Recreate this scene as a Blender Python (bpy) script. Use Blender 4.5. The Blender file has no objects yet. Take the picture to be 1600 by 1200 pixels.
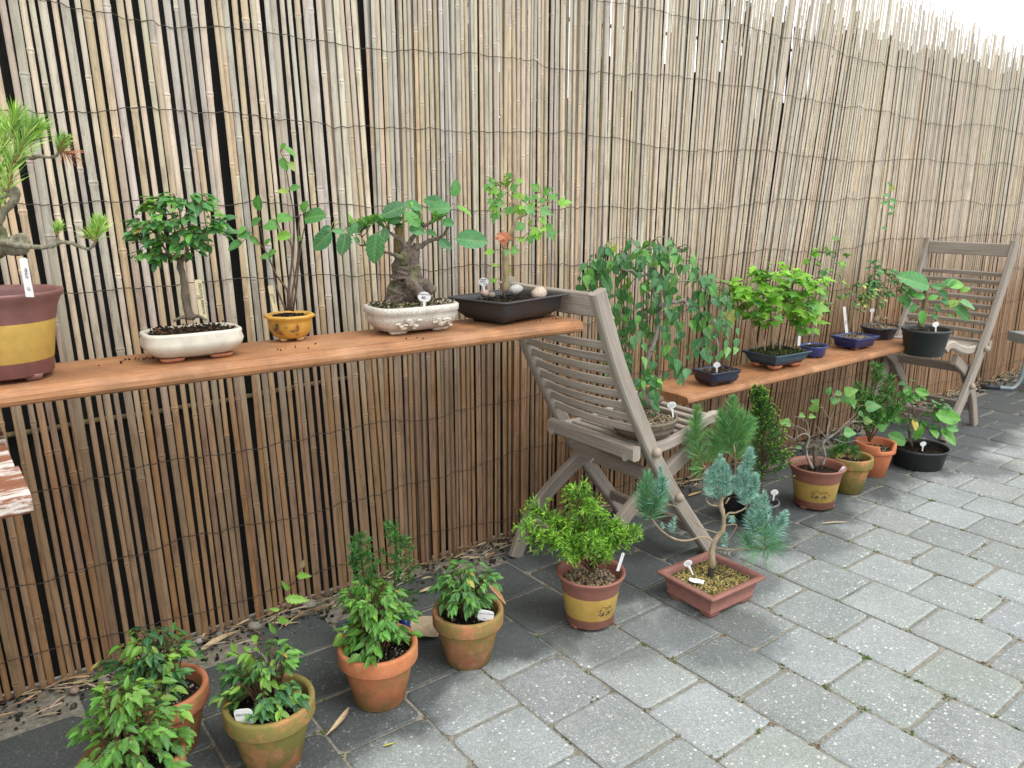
import bpy, math, random
from mathutils import Vector as V, Matrix
R = random.Random(7)
sc = bpy.context.scene
COL = bpy.context.collection
rad = math.radians
# ---------------------------------------------------------------- camera
F = 1200.0; PITCH = rad(13.5); HEAD = rad(52.4); CAM = V((0, -1.9, 1.1))
FW = V((math.cos(HEAD)*math.cos(PITCH), math.sin(HEAD)*math.cos(PITCH), -math.sin(PITCH)))
RT = V((math.sin(HEAD), -math.cos(HEAD), 0)); UP = RT.cross(FW)
HV = V((math.cos(HEAD), math.sin(HEAD), 0)); ZUP = V((0, 0, 1))
cd = bpy.data.cameras.new('camera'); cam = bpy.data.objects.new('camera', cd); COL.objects.link(cam)
cd.sensor_width = 36; cd.lens = 27.0; cd.clip_start = .02; cd.clip_end = 400
cam.matrix_world = Matrix(((RT.x, UP.x, -FW.x, CAM.x), (RT.y, UP.y, -FW.y, CAM.y), (RT.z, UP.z, -FW.z, CAM.z), (0, 0, 0, 1)))
sc.camera = cam
cd.dof.use_dof = True; cd.dof.focus_distance = 1.9; cd.dof.aperture_fstop = 9.0
def ray(x, y): return FW + RT*((x-800)/F) + UP*((600-y)/F)
def onz(x, y, z=0.0): r = ray(x, y); return CAM + r*((z-CAM.z)/r.z)
def ony(x, y, Y=0.0): r = ray(x, y); return CAM + r*((Y-CAM.y)/r.y)
def onp(x, y, c, d=0.0):
    r = ray(x, y); t = ((c-CAM).dot(HV)+d)/r.dot(HV); return CAM + r*t
def pxm(c): return F/((c-CAM).dot(FW))       # pixels per metre there
# ---------------------------------------------------------------- materials
def nt(name):
    m = bpy.data.materials.new(name); m.use_nodes = True
    t = m.node_tree; t.nodes.clear()
    o = t.nodes.new('ShaderNodeOutputMaterial'); b = t.nodes.new('ShaderNodeBsdfPrincipled')
    t.links.new(b.outputs[0], o.inputs[0]); return m, t, b, o
def N(t, k, **kw):
    n = t.nodes.new(k)
    for a, v in kw.items():
        if a.startswith('i_'):
            key = a[2:]; key = int(key) if key.isdigit() else key
            n.inputs[key].default_value = v
        else: setattr(n, a, v)
    return n
def mix(t, fac, a, b, mode='MIX'):
    n = t.nodes.new('ShaderNodeMix'); n.data_type = 'RGBA'; n.blend_type = mode
    for s, v in ((0, fac), (6, a), (7, b)):
        if hasattr(v, 'links'): t.links.new(v, n.inputs[s])
        elif s == 0: n.inputs[0].default_value = v
        else: n.inputs[s].default_value = (*v, 1) if len(v) == 3 else v
    return n.outputs[2]
def math_(t, op, a, b=0.0, c=None, clamp=False):
    n = t.nodes.new('ShaderNodeMath'); n.operation = op; n.use_clamp = clamp
    for i, v in enumerate((a, b) if c is None else (a, b, c)):
        if hasattr(v, 'links'): t.links.new(v, n.inputs[i])
        else: n.inputs[i].default_value = v
    return n.outputs[0]
def ramp(t, fac, *st):
    n = t.nodes.new('ShaderNodeValToRGB'); e = n.color_ramp.elements
    while len(e) < len(st): e.new(.5)
    for el, (p, c) in zip(e, st): el.position = p; el.color = (*c, 1) if len(c) == 3 else c
    t.links.new(fac, n.inputs[0]); return n.outputs[0]
def pos(t): return t.nodes.new('ShaderNodeNewGeometry').outputs['Position']
def noise(t, vec, scale, detail=4, rough=.6, out=0, dist=0.0):
    n = N(t, 'ShaderNodeTexNoise', i_Scale=scale, i_Detail=detail, i_Roughness=rough, i_Distortion=dist)
    if vec is not None: t.links.new(vec, n.inputs['Vector'])
    return n.outputs[out]
def vmap(t, vec, scale=(1, 1, 1)):
    n = N(t, 'ShaderNodeMapping'); n.inputs['Scale'].default_value = scale; t.links.new(vec, n.inputs[0]); return n.outputs[0]
def colattr(t): return N(t, 'ShaderNodeAttribute', attribute_name='Col').outputs['Color']
def bump(t, b, h, strength=.4, dist=.002):
    n = N(t, 'ShaderNodeBump', i_Strength=strength, i_Distance=dist); t.links.new(h, n.inputs['Height']); t.links.new(n.outputs[0], b.inputs['Normal'])
L_ = lambda t, a, b: t.links.new(a, b)
K = lambda v: (v, v, v)

def m_col(name, rough=.6, nscale=60, namt=.25, bmp=.25, spec=.4, bd=.001):
    m, t, b, o = nt(name); p = pos(t); n = noise(t, p, nscale)
    c = mix(t, 1, colattr(t), ramp(t, n, (.25, K(1-namt)), (.75, K(1+namt*.5))), 'MULTIPLY')
    L_(t, c, b.inputs['Base Color']); b.inputs['Roughness'].default_value = rough; b.inputs['Specular IOR Level'].default_value = spec
    bump(t, b, n, bmp, bd); return m
def m_reed():
    m, t, b, o = nt('reed'); uv = N(t, 'ShaderNodeUVMap', uv_map='UV').outputs[0]; p = pos(t)
    st = noise(t, vmap(t, p, (500, 500, 6)), 1, 3); bl = noise(t, vmap(t, p, (60, 60, 14)), 1, 4, .65)
    c = mix(t, 1, colattr(t), ramp(t, st, (.3, K(.74)), (.7, K(1.12))), 'MULTIPLY')
    c = mix(t, 1, c, ramp(t, bl, (.28, (.62, .58, .56)), (.5, K(1)), (.75, (1.08, 1.06, 1.0))), 'MULTIPLY')
    sp = noise(t, p, 260, 2)
    c = mix(t, math_(t, 'GREATER_THAN', sp, .70), c, (.1, .075, .05))
    # darker, browner lower part of the reeds
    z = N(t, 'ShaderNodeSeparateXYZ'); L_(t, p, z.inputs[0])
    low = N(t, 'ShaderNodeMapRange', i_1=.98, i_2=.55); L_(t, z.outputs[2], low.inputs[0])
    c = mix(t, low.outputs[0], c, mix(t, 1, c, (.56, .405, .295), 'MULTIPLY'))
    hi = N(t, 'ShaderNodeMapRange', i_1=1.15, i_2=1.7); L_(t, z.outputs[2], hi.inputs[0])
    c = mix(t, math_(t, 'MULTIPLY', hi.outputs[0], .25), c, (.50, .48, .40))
    L_(t, c, b.inputs['Base Color']); b.inputs['Roughness'].default_value = .55; b.inputs['Specular IOR Level'].default_value = .35
    bump(t, b, st, .35, .0012); return m
def m_wood(name, c1, c2, c3, rough=.75, streak=260, lng=5, stain=None):
    m, t, b, o = nt(name); uv = N(t, 'ShaderNodeUVMap', uv_map='UV').outputs[0]
    g = noise(t, vmap(t, uv, (streak, lng, 1)), 1, 5, .65, dist=.6); w = noise(t, vmap(t, uv, (22, 4, 1)), 1, 4)
    c = ramp(t, g, (.28, c1), (.5, c2), (.74, c3)); c = mix(t, ramp(t, w, (.35, K(0)), (.7, K(.45))), c, c1)
    c = mix(t, 1, c, colattr(t), 'MULTIPLY')
    if name == 'stained_wood':
        bn = noise(t, pos(t), 9, 6, .7); c = mix(t, ramp(t, bn, (.42, K(.55)), (.60, K(0))), c, (.17, .085, .045)); bn2 = noise(t, pos(t), 5, 4, .6); c = mix(t, ramp(t, bn2, (.5, K(0)), (.72, K(.6))), c, (.52, .30, .17))
    if stain:
        n = noise(t, vmap(t, uv, (30, 6, 1)), 1, 6, .75); c = mix(t, ramp(t, n, (.475, K(0)), (.545, K(.85))), c, stain)
    L_(t, c, b.inputs['Base Color']); b.inputs['Roughness'].default_value = rough; b.inputs['Specular IOR Level'].default_value = .3
    bump(t, b, g, .5, .0015); return m
def m_leaf(name, rough=.42, trans=.3):
    m, t, b, o = nt(name); p = pos(t); uv = N(t, 'ShaderNodeUVMap', uv_map='UV').outputs[0]
    s = N(t, 'ShaderNodeSeparateXYZ'); L_(t, uv, s.inputs[0])
    au = math_(t, 'ABSOLUTE', s.outputs[0])
    mid = math_(t, 'LESS_THAN', au, .05)
    side = math_(t, 'SINE', math_(t, 'MULTIPLY', math_(t, 'SUBTRACT', s.outputs[1], math_(t, 'MULTIPLY', au, .45)), 44))
    n = noise(t, p, 90, 3)
    c = mix(t, 1, colattr(t), ramp(t, n, (.3, (1.0, .95, .9)), (.7, (1.5, 1.45, 1.35))), 'MULTIPLY')
    c = mix(t, ramp(t, side, (.90, K(0)), (.99, K(.16))), c, (.26, .40, .12)); c = mix(t, math_(t, 'MULTIPLY', mid, .3), c, (.28, .40, .14))
    L_(t, c, b.inputs['Base Color']); b.inputs['Roughness'].default_value = rough; b.inputs['Specular IOR Level'].default_value = .45
    bump(t, b, side, .25, .0008)
    tr = N(t, 'ShaderNodeBsdfTranslucent'); c2 = mix(t, 1, c, (1.25, 1.35, .55), 'MULTIPLY'); L_(t, c2, tr.inputs[0])
    ms = N(t, 'ShaderNodeMixShader', i_0=trans); L_(t, b.outputs[0], ms.inputs[1]); L_(t, tr.outputs[0], ms.inputs[2]); L_(t, ms.outputs[0], o.inputs[0]); return m
def m_bark(name, c1, c2, green=.0, scale=70, nocol=False):
    m, t, b, o = nt(name); p = pos(t); n = noise(t, vmap(t, p, (1, 1, .45)), scale, 6, .7); n2 = noise(t, p, 25, 3)
    c = ramp(t, n, (.3, c1), (.7, c2)); c = mix(t, math_(t, 'MULTIPLY', ramp(t, n2, (.52, K(0)), (.62, K(1))), green), c, (.10, .13, .03))
    if not nocol: c = mix(t, 1, c, colattr(t), 'MULTIPLY')
    L_(t, c, b.inputs['Base Color']); b.inputs['Roughness'].default_value = .85; bump(t, b, n, .9, .004); return m
def m_clay(name, c1, c2, moss=.0, lime=.2, mossz=None):
    m, t, b, o = nt(name); p = pos(t); n = noise(t, p, 28, 5, .65); f = noise(t, p, 300, 3); g = noise(t, p, 16, 6, .72)
    c = ramp(t, n, (.3, c1), (.7, c2)); c = mix(t, 1, c, colattr(t), 'MULTIPLY')
    c = mix(t, ramp(t, f, (.3, K(.22)), (.5, K(0))), c, (.12, .05, .03))
    lm = noise(t, p, 45, 6, .8); c = mix(t, math_(t, 'MULTIPLY', ramp(t, lm, (.55, K(0)), (.7, K(1))), lime), c, (.62, .52, .42))
    if moss:
        z = N(t, 'ShaderNodeSeparateXYZ'); L_(t, p, z.inputs[0])
        a = math_(t, 'ADD', g, math_(t, 'MULTIPLY', math_(t, 'SUBTRACT', .09, z.outputs[2]), .9)) if mossz is None else g
        c = mix(t, math_(t, 'MULTIPLY', ramp(t, a, (.50-.1*moss, K(0)), (.66-.1*moss, K(1))), min(1, .55+moss*.35)), c, mix(t, n, (.15, .15, .035), (.24, .18, .055)))
    L_(t, c, b.inputs['Base Color']); b.inputs['Roughness'].default_value = .8; b.inputs['Specular IOR Level'].default_value = .3
    bump(t, b, f, .3, .001); return m
def m_crackle():
    m, t, b, o = nt('crackle_glaze'); p = pos(t)
    v = N(t, 'ShaderNodeTexVoronoi', feature='DISTANCE_TO_EDGE', i_Scale=230.0); L_(t, p, v.inputs['Vector'])
    n = noise(t, p, 30, 4)
    c = ramp(t, n, (.3, (.50, .45, .38)), (.7, (.68, .65, .60))); c = mix(t, ramp(t, v.outputs[0], (.02, K(.65)), (.10, K(0))), c, (.20, .16, .12))
    c = mix(t, 1, c, colattr(t), 'MULTIPLY')
    L_(t, c, b.inputs['Base Color']); b.inputs['Roughness'].default_value = .4; bump(t, b, noise(t, p, 120, 3), .3, .0015); return m
def m_paver():
    m, t, b, o = nt('paver_concrete'); p = pos(t); col = colattr(t)
    v = N(t, 'ShaderNodeTexVoronoi', i_Scale=115.0, i_Randomness=1.0); L_(t, p, v.inputs['Vector'])
    s = N(t, 'ShaderNodeSeparateColor'); L_(t, v.outputs['Color'], s.inputs[0])
    g1 = math_(t, 'MULTIPLY', math_(t, 'LESS_THAN', v.outputs['Distance'], math_(t, 'MULTIPLY', s.outputs[1], .42)), math_(t, 'GREATER_THAN', s.outputs[0], .60))
    v2 = N(t, 'ShaderNodeTexVoronoi', i_Scale=420.0); L_(t, p, v2.inputs['Vector'])
    s2 = N(t, 'ShaderNodeSeparateColor'); L_(t, v2.outputs['Color'], s2.inputs[0])
    nb = noise(t, p, 7, 5, .6); nf = noise(t, p, 500, 2)
    base = mix(t, 1, ramp(t, nb, (.3, (.255, .278, .272)), (.7, (.335, .36, .352))), col, 'MULTIPLY')
    base = mix(t, math_(t, 'MULTIPLY', s2.outputs[0], .5), base, (.10, .11, .105))
    base = mix(t, math_(t, 'MULTIPLY', math_(t, 'GREATER_THAN', s2.outputs[1], .86), .5), base, (.48, .48, .46))
    base = mix(t, math_(t, 'MULTIPLY', g1, .8), base, mix(t, s.outputs[2], (.42, .42, .40), (.66, .66, .63)))
    green = noise(t, p, 3.0, 5, .7)
    base = mix(t, ramp(t, green, (.52, K(0)), (.75, K(.30))), base, (.16, .18, .10))
    # dampness and painted-in soft shade along the fence foot, stains round the pots
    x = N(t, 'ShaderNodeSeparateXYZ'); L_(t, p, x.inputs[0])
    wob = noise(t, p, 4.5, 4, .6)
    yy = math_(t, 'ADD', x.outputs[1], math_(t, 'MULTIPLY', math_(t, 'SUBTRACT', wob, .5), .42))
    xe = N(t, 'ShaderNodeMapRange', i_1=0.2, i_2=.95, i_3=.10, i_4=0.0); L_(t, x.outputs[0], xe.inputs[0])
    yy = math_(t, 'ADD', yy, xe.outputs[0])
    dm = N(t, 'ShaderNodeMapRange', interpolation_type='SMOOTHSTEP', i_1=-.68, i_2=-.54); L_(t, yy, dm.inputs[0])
    damp_shade = dm.outputs[0]
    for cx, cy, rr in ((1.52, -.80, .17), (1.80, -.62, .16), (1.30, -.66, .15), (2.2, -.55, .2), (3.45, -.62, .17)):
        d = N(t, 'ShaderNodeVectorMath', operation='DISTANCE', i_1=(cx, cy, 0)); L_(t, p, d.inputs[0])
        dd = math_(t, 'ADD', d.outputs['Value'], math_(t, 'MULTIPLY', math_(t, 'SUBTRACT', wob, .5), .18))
        q = N(t, 'ShaderNodeMapRange', interpolation_type='SMOOTHSTEP', i_1=rr+.03, i_2=rr-.05, i_4=.62); L_(t, dd, q.inputs[0]); damp_shade = math_(t, 'MAXIMUM', damp_shade, q.outputs[0])
    wet_shade = mix(t, 1, base, (.25, .265, .275), 'MULTIPLY')
    c = mix(t, math_(t, 'MULTIPLY', damp_shade, .95), base, wet_shade)
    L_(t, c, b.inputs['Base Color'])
    r = N(t, 'ShaderNodeMapRange', i_3=.85, i_4=.62); L_(t, damp_shade, r.inputs[0]); L_(t, r.outputs[0], b.inputs['Roughness'])
    b.inputs['Specular IOR Level'].default_value = .35
    bump(t, b, mix(t, .5, nf, s2.outputs[0]), .5, .002); return m
def m_simple(name, c, rough=.5, metal=0.0, nscale=40, amt=.2):
    m, t, b, o = nt(name); p = pos(t); n = noise(t, p, nscale, 4)
    L_(t, mix(t, 1, (*c, 1), ramp(t, n, (.3, K(1-amt)), (.7, K(1+amt*.5))), 'MULTIPLY'), b.inputs['Base Color'])
    b.inputs['Roughness'].default_value = rough; b.inputs['Metallic'].default_value = metal; bump(t, b, n, .1, .001); return m

M = dict(
 reed=m_reed(), teak=m_wood('weathered_teak', (.19, .158, .128), (.335, .29, .245), (.48, .435, .385), streak=420, lng=6),
 shelf=m_wood('stained_wood', (.23, .098, .042), (.41, .190, .082), (.53, .29, .15), rough=.58, streak=300, lng=11),
 table=m_wood('worn_wood', (.15, .055, .03), (.24, .095, .05), (.34, .16, .09), streak=120, stain=(.62, .58, .53)),
 leaf=m_leaf('leaf'), needle=m_col('needle', .5, 80, .2, 0, .3), dark=m_simple('netting', (.012, .012, .011), .9),
 wire=m_simple('wire', (.035, .028, .022), .6), soil=m_col('soil', .95, 160, .5, .8, .15, .003),
 bark=m_bark('bark', (.06, .045, .032), (.20, .155, .11), .35), pale=m_bark('pale_bark', (.22, .16, .10), (.42, .33, .22), .3),
 greybark=m_bark('grey_bark', (.14, .12, .10), (.34, .31, .27), .25), thick=m_bark('thick_bark', (.045, .034, .026), (.19, .145, .11), .5, 110, True), thickg=m_bark('mossy_bark', (.09, .08, .045), (.30, .28, .20), .6, 110, True), rock=m_bark('root_wood', (.08, .055, .045), (.20, .16, .14), 0, 40),
 clay_a=m_clay('terracotta_plain', (.44, .15, .065), (.56, .21, .10), .35, .15), clay_b=m_clay('terracotta_mossy', (.40, .15, .065), (.52, .22, .10), 1.5, .25, 1),
 clay_c=m_clay('terracotta_aged', (.42, .15, .07), (.54, .23, .12), .9, .5, 1), clay_d=m_clay('terracotta_clean', (.42, .13, .055), (.52, .18, .085), .0, .12),
 glaze=m_col('glazed_clay', .45, 35, .22, .12, .5), crackle=m_crackle(), unglazed=m_col('unglazed_clay', .75, 60, .22, .3, .3),
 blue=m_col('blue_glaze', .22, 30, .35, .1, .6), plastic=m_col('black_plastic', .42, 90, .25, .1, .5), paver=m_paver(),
 tag=m_simple('plastic_tag', (.80, .80, .80), .4, amt=.05), woodtag=m_simple('wooden_tag', (.72, .62, .38), .7), ink=m_simple('ink', (.03, .03, .035), .6),
 stone=m_col('stone', .8, 120, .3, .5, .3), dry=m_col('dry_leaf', .7, 70, .3, .4, .3, .002), steel=m_simple('painted_steel', (.30, .36, .37), .35, .2, amt=.1),
 sand=m_simple('joint_sand', (.22, .205, .165), .95, nscale=90, amt=.5), moss=m_col('moss', .9, 200, .4, .6, .2), string=m_simple('string', (.5, .4, .33), .8))
# ---------------------------------------------------------------- mesh builder
class MB:
    def __init__(s): s.v = []; s.f = []; s.c = []; s.uv = []; s.sm = []
    def face(s, idx, col, uvs=None, smooth=False):
        s.f.append(idx); s.c.append(col); s.uv.append(uvs or [(0, 0)]*len(idx)); s.sm.append(smooth)
    def add(s, p): s.v.append(p); return len(s.v)-1
    def sweep(s, pts, sect, up=ZUP, col=(1, 1, 1), scale=None, smooth=False, caps=True, voff=None):
        n = len(sect); m = len(pts); base = len(s.v); L = [0]
        for i in range(1, m): L.append(L[-1]+(pts[i]-pts[i-1]).length)
        per = [0]
        for i in range(n): a = sect[i]; b = sect[(i+1) % n]; per.append(per[-1]+math.hypot(b[0]-a[0], b[1]-a[1]))
        vo = R.random()*9 if voff is None else voff; uo = R.random()*3
        for i in range(m):
            t = (pts[min(i+1, m-1)]-pts[max(i-1, 0)]).normalized(); sd = t.cross(up)
            if sd.length < 1e-4: sd = t.cross(V((1, 0, 0)))
            sd.normalize(); u = sd.cross(t); k = scale[i] if scale else 1
            for a, b in sect: s.v.append(pts[i]+sd*(a*k)+u*(b*k))
        for i in range(m-1):
            for j in range(n):
                j2 = (j+1) % n
                s.face((base+i*n+j, base+i*n+j2, base+(i+1)*n+j2, base+(i+1)*n+j), col,
                       [(per[j]+uo, L[i]+vo), (per[j+1]+uo, L[i]+vo), (per[j+1]+uo, L[i+1]+vo), (per[j]+uo, L[i+1]+vo)], smooth)
        if caps:
            s.face(tuple(base+j for j in range(n))[::-1], col, [(sect[j][0], vo+sect[j][1]) for j in range(n)][::-1]); e = base+(m-1)*n
            s.face(tuple(e+j for j in range(n)), col, [(sect[j][0], vo+sect[j][1]) for j in range(n)])
    def tube(s, pts, r, n=6, col=(1, 1, 1), jit=0.0):
        rr = r if isinstance(r, (list, tuple)) else [r]*len(pts)
        if jit: rr = [q*R.uniform(1-jit, 1+jit) for q in rr]
        s.sweep(pts, [(math.cos(k*2*math.pi/n), math.sin(k*2*math.pi/n)) for k in range(n)], V((.13, .21, 1)), col, rr, True)
    def loft(s, outs, zs, c, col, smooth=True, closed_bottom=True, cols=None, top=False):
        n = len(outs[0]); base = len(s.v)
        for o, z in zip(outs, zs):
            for x, y in o: s.v.append(V((c.x+x, c.y+y, c.z+z)))
        for i in range(len(outs)-1):
            for j in range(n):
                j2 = (j+1) % n
                s.face((base+i*n+j, base+i*n+j2, base+(i+1)*n+j2, base+(i+1)*n+j), cols[i] if cols else col, None, smooth)
        if closed_bottom: s.face(tuple(base+j for j in range(n))[::-1], cols[0] if cols else col)
        if top: e = base+(len(outs)-1)*n; s.face(tuple(e+j for j in range(n)), cols[-1] if cols else col)
    def blob(s, c, r, col, sq=(1, 1, 1), n=6, m=4, jit=.2, smooth=True, rz=0.0):
        base = len(s.v); cs, sn = math.cos(rz), math.sin(rz)
        def pt(x, y, z):
            k = r*R.uniform(1-jit, 1+jit); x *= k*sq[0]; y *= k*sq[1]; z *= k*sq[2]; return c+V((x*cs-y*sn, x*sn+y*cs, z))
        s.add(pt(0, 0, -1))
        for i in range(1, m):
            a = -math.pi/2+math.pi*i/m
            for j in range(n): b = 2*math.pi*j/n; s.add(pt(math.cos(a)*math.cos(b), math.cos(a)*math.sin(b), math.sin(a)))
        t = s.add(pt(0, 0, 1))
        for j in range(n):
            j2 = (j+1) % n; s.face((base, base+1+j2, base+1+j), col, None, smooth)
            for i in range(m-2): a = base+1+i*n; s.face((a+j, a+j2, a+n+j2, a+n+j), col, None, smooth)
            a = base+1+(m-2)*n; s.face((a+j, a+j2, t), col, None, smooth)
    def leaf(s, p, d, nrm, Ln, W, col, shape='ovate', droop=.25, fold=.25):
        d = d.normalized(); sd = d.cross(nrm)
        if sd.length < 1e-3: sd = d.cross(V((.3, .5, .8)))
        sd.normalize(); nn = sd.cross(d).normalized()
        half = SH[shape]
        if shape in LOBED:
            c0 = s.add(p.copy()); ring = []
            for (x, y) in half: q = p+d*(y*Ln)+sd*(x*W)-nn*(droop*Ln*(y*y+x*x*.5))+nn*(abs(x)*fold*W*.5); ring.append((s.add(q), x, y))
            cc = s.add(p+d*(Ln*.42)-nn*(droop*Ln*.15))
            for i in range(len(ring)-1):
                s.face((cc, ring[i+1][0], ring[i][0]), col, [(0, .42), (ring[i+1][1], ring[i+1][2]), (ring[i][1], ring[i][2])])
            return
        mid = []; lf = []; rt = []; bend = R.uniform(-.22, .22); tw = R.uniform(-.5, .5)
        for (w, y) in half:
            b = p+d*(y*Ln)-nn*(droop*Ln*y*y)+sd*(bend*Ln*y*y)
            mid.append(s.add(b)); k = w*W
            lf.append(s.add(b-sd*k+nn*(k*(fold-tw*y)))); rt.append(s.add(b+sd*k+nn*(k*(fold+tw*y))))
        for i in range(len(half)-1):
            (w0, y0), (w1, y1) = half[i], half[i+1]
            s.face((mid[i], rt[i], rt[i+1], mid[i+1]), col, [(0, y0), (w0, y0), (w1, y1), (0, y1)])
            s.face((mid[i], mid[i+1], lf[i+1], lf[i]), col, [(0, y0), (0, y1), (-w1, y1), (-w0, y0)])
    def needle(s, p, d, Ln, w, col):
        a = V((R.uniform(-1, 1), R.uniform(-1, 1), R.uniform(-1, 1))).cross(d).normalized()*(w/2)
        i = s.add(p-a); j = s.add(p+a); k = s.add(p+d*(Ln*.55)+a*.9); l = s.add(p+d*(Ln*.55)-a*.9); e = s.add(p+d*Ln+V((0, 0, -Ln*.04)))
        s.face((i, j, k, l), col); s.face((l, k, e), col)
    def build(s, name, mat, parent=None, loc=None, mats=None, sharp=False):
        if name == 'twigs' and len(s.f) < 900:
            pr = list(range(len(s.v)))
            def fd(a):
                while pr[a] != a: pr[a] = pr[pr[a]]; a = pr[a]
                return a
            for f in s.f:
                for q in f[1:]: pr[fd(f[0])] = fd(q)
            g = {}
            for i, f in enumerate(s.f): g.setdefault(fd(f[0]), []).append(i)
            if 1 < len(g) <= 40:
                for fl in g.values():
                    m = MB(); mp = {}
                    for i in fl:
                        m.face(tuple(mp[q] if q in mp else mp.setdefault(q, m.add(s.v[q])) for q in s.f[i]), s.c[i], s.uv[i], s.sm[i])
                    o = m.build('twig', mat, parent, loc)
                return o
        me = bpy.data.meshes.new(name); o0 = V((0, 0, 0))
        root = parent
        while root is not None and root.parent: root = root.parent
        off = V(root.location) if root else (V(loc) if loc is not None else o0)
        me.from_pydata([(p[0]-off[0], p[1]-off[1], p[2]-off[2]) for p in s.v], [], s.f)
        ca = me.color_attributes.new('Col', 'FLOAT_COLOR', 'CORNER'); uvl = me.uv_layers.new(name='UV')
        cb = []; ub = []
        for f, c, u in zip(s.f, s.c, s.uv):
            for q in u: cb += [c[0], c[1], c[2], 1.0]; ub += [q[0], q[1]]
        ca.data.foreach_set('color', cb); uvl.data.foreach_set('uv', ub)
        me.polygons.foreach_set('use_smooth', s.sm)
        me.materials.append(M[mat] if isinstance(mat, str) else mat); me.update()
        o = bpy.data.objects.new(name, me); COL.objects.link(o)
        if parent: o.parent = parent
        elif loc is not None: o.location = loc
        return o
def serr(pts, k=7, amp=.12):
    out = []
    for i in range(k*2+1):
        y = i/(k*2); w = 0
        for (w0, y0), (w1, y1) in zip(pts, pts[1:]):
            if y0 <= y <= y1: w = w0+(w1-w0)*((y-y0)/(y1-y0+1e-9)); break
        out.append((w*(1 if i % 2 == 0 else 1-amp*1.6), y if i % 2 == 0 else y+.012))
    return out
SH = {
 'ovate': [(.04, 0), (.36, .12), (.5, .34), (.44, .58), (.26, .8), (.02, 1)],
 'round': [(.05, 0), (.40, .08), (.54, .3), (.55, .5), (.42, .74), (.2, .92), (.02, 1)],
 'heart': [(.3, -.05), (.55, .12), (.52, .32), (.36, .58), (.16, .82), (.01, 1)],
 'serrate': serr([(.05, 0), (.36, .12), (.47, .32), (.42, .55), (.24, .8), (.01, 1)], 6, .16),
 'big': serr([(.05, 0), (.36, .10), (.5, .3), (.52, .55), (.36, .8), (.02, 1)], 7, .07),
 'birch': serr([(.05, 0), (.42, .10), (.5, .26), (.40, .48), (.2, .74), (.01, 1)], 6, .07),
 'lance': [(.04, 0), (.2, .2), (.25, .45), (.18, .72), (.02, 1)],
}
def mirror(h): return [(-x, y) for x, y in h] + [(x, y) for x, y in reversed(h)]
SH['maple3'] = mirror([(0, 0), (.18, .06), (.34, .22), (.62, .55), (.40, .50), (.24, .52), (.20, .72), (.0, 1)])
SH['maple5'] = mirror([(0, .0), (.22, -.06), (.52, .02), (.36, .16), (.50, .26), (.74, .48), (.50, .46), (.32, .44), (.30, .62), (.20, .78), (.10, .84), (0, 1.02)])
LOBED = ('maple3', 'maple5')
def jc(c, a=.2):
    k = R.uniform(1-a, 1+a); return (c[0]*k*R.uniform(1-a*.5, 1+a*.5), c[1]*k, c[2]*k*R.uniform(1-a*.5, 1+a*.5))
def rnd(a=1.0): return V((R.uniform(-a, a), R.uniform(-a, a), R.uniform(-a, a)))
def smooth(pts, k=4):
    if len(pts) < 3: return [V(p) for p in pts]
    P = [pts[0]*2-pts[1]]+list(pts)+[pts[-1]*2-pts[-2]]; out = []
    for i in range(1, len(P)-2):
        for j in range(k):
            t = j/k; a, b, c, d = P[i-1], P[i], P[i+1], P[i+2]
            out.append(.5*((2*b)+(c-a)*t+(2*a-5*b+4*c-d)*t*t+(3*b-a-3*c+d)*t**3))
    out.append(P[-2]); return out
def lerpr(r, n):
    out = []
    for i in range(n):
        x = i/(n-1)*(len(r)-1); a = min(int(x), len(r)-2); out.append(r[a]+(r[a+1]-r[a])*(x-a))
    return out
def tag(o, label=None, cat=None, group=None, kind=None):
    if label: o['label'] = label
    if cat: o['category'] = cat
    if group: o['group'] = group
    if kind: o['kind'] = kind
    return o
def empty(name, loc, label, cat, group=None):
    o = bpy.data.objects.new(name, None); COL.objects.link(o); o.location = loc; o.empty_display_size = .05; return tag(o, label, cat, group)
def box(mb, c, sx, sy, sz, col=(1, 1, 1), yaw=0.0, b=.002):
    x = V((math.cos(yaw), math.sin(yaw), 0)); y = V((-math.sin(yaw), math.cos(yaw), 0))
    mb.sweep([c-x*(sx/2), c+x*(sx/2)], rsec(sy, sz, b), ZUP, col)
def rsec(w, h, b=.004):
    w /= 2; h /= 2; return [(-w+b, -h), (w-b, -h), (w, -h+b), (w, h-b), (w-b, h), (-w+b, h), (-w, h-b), (-w, -h+b)]
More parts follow.
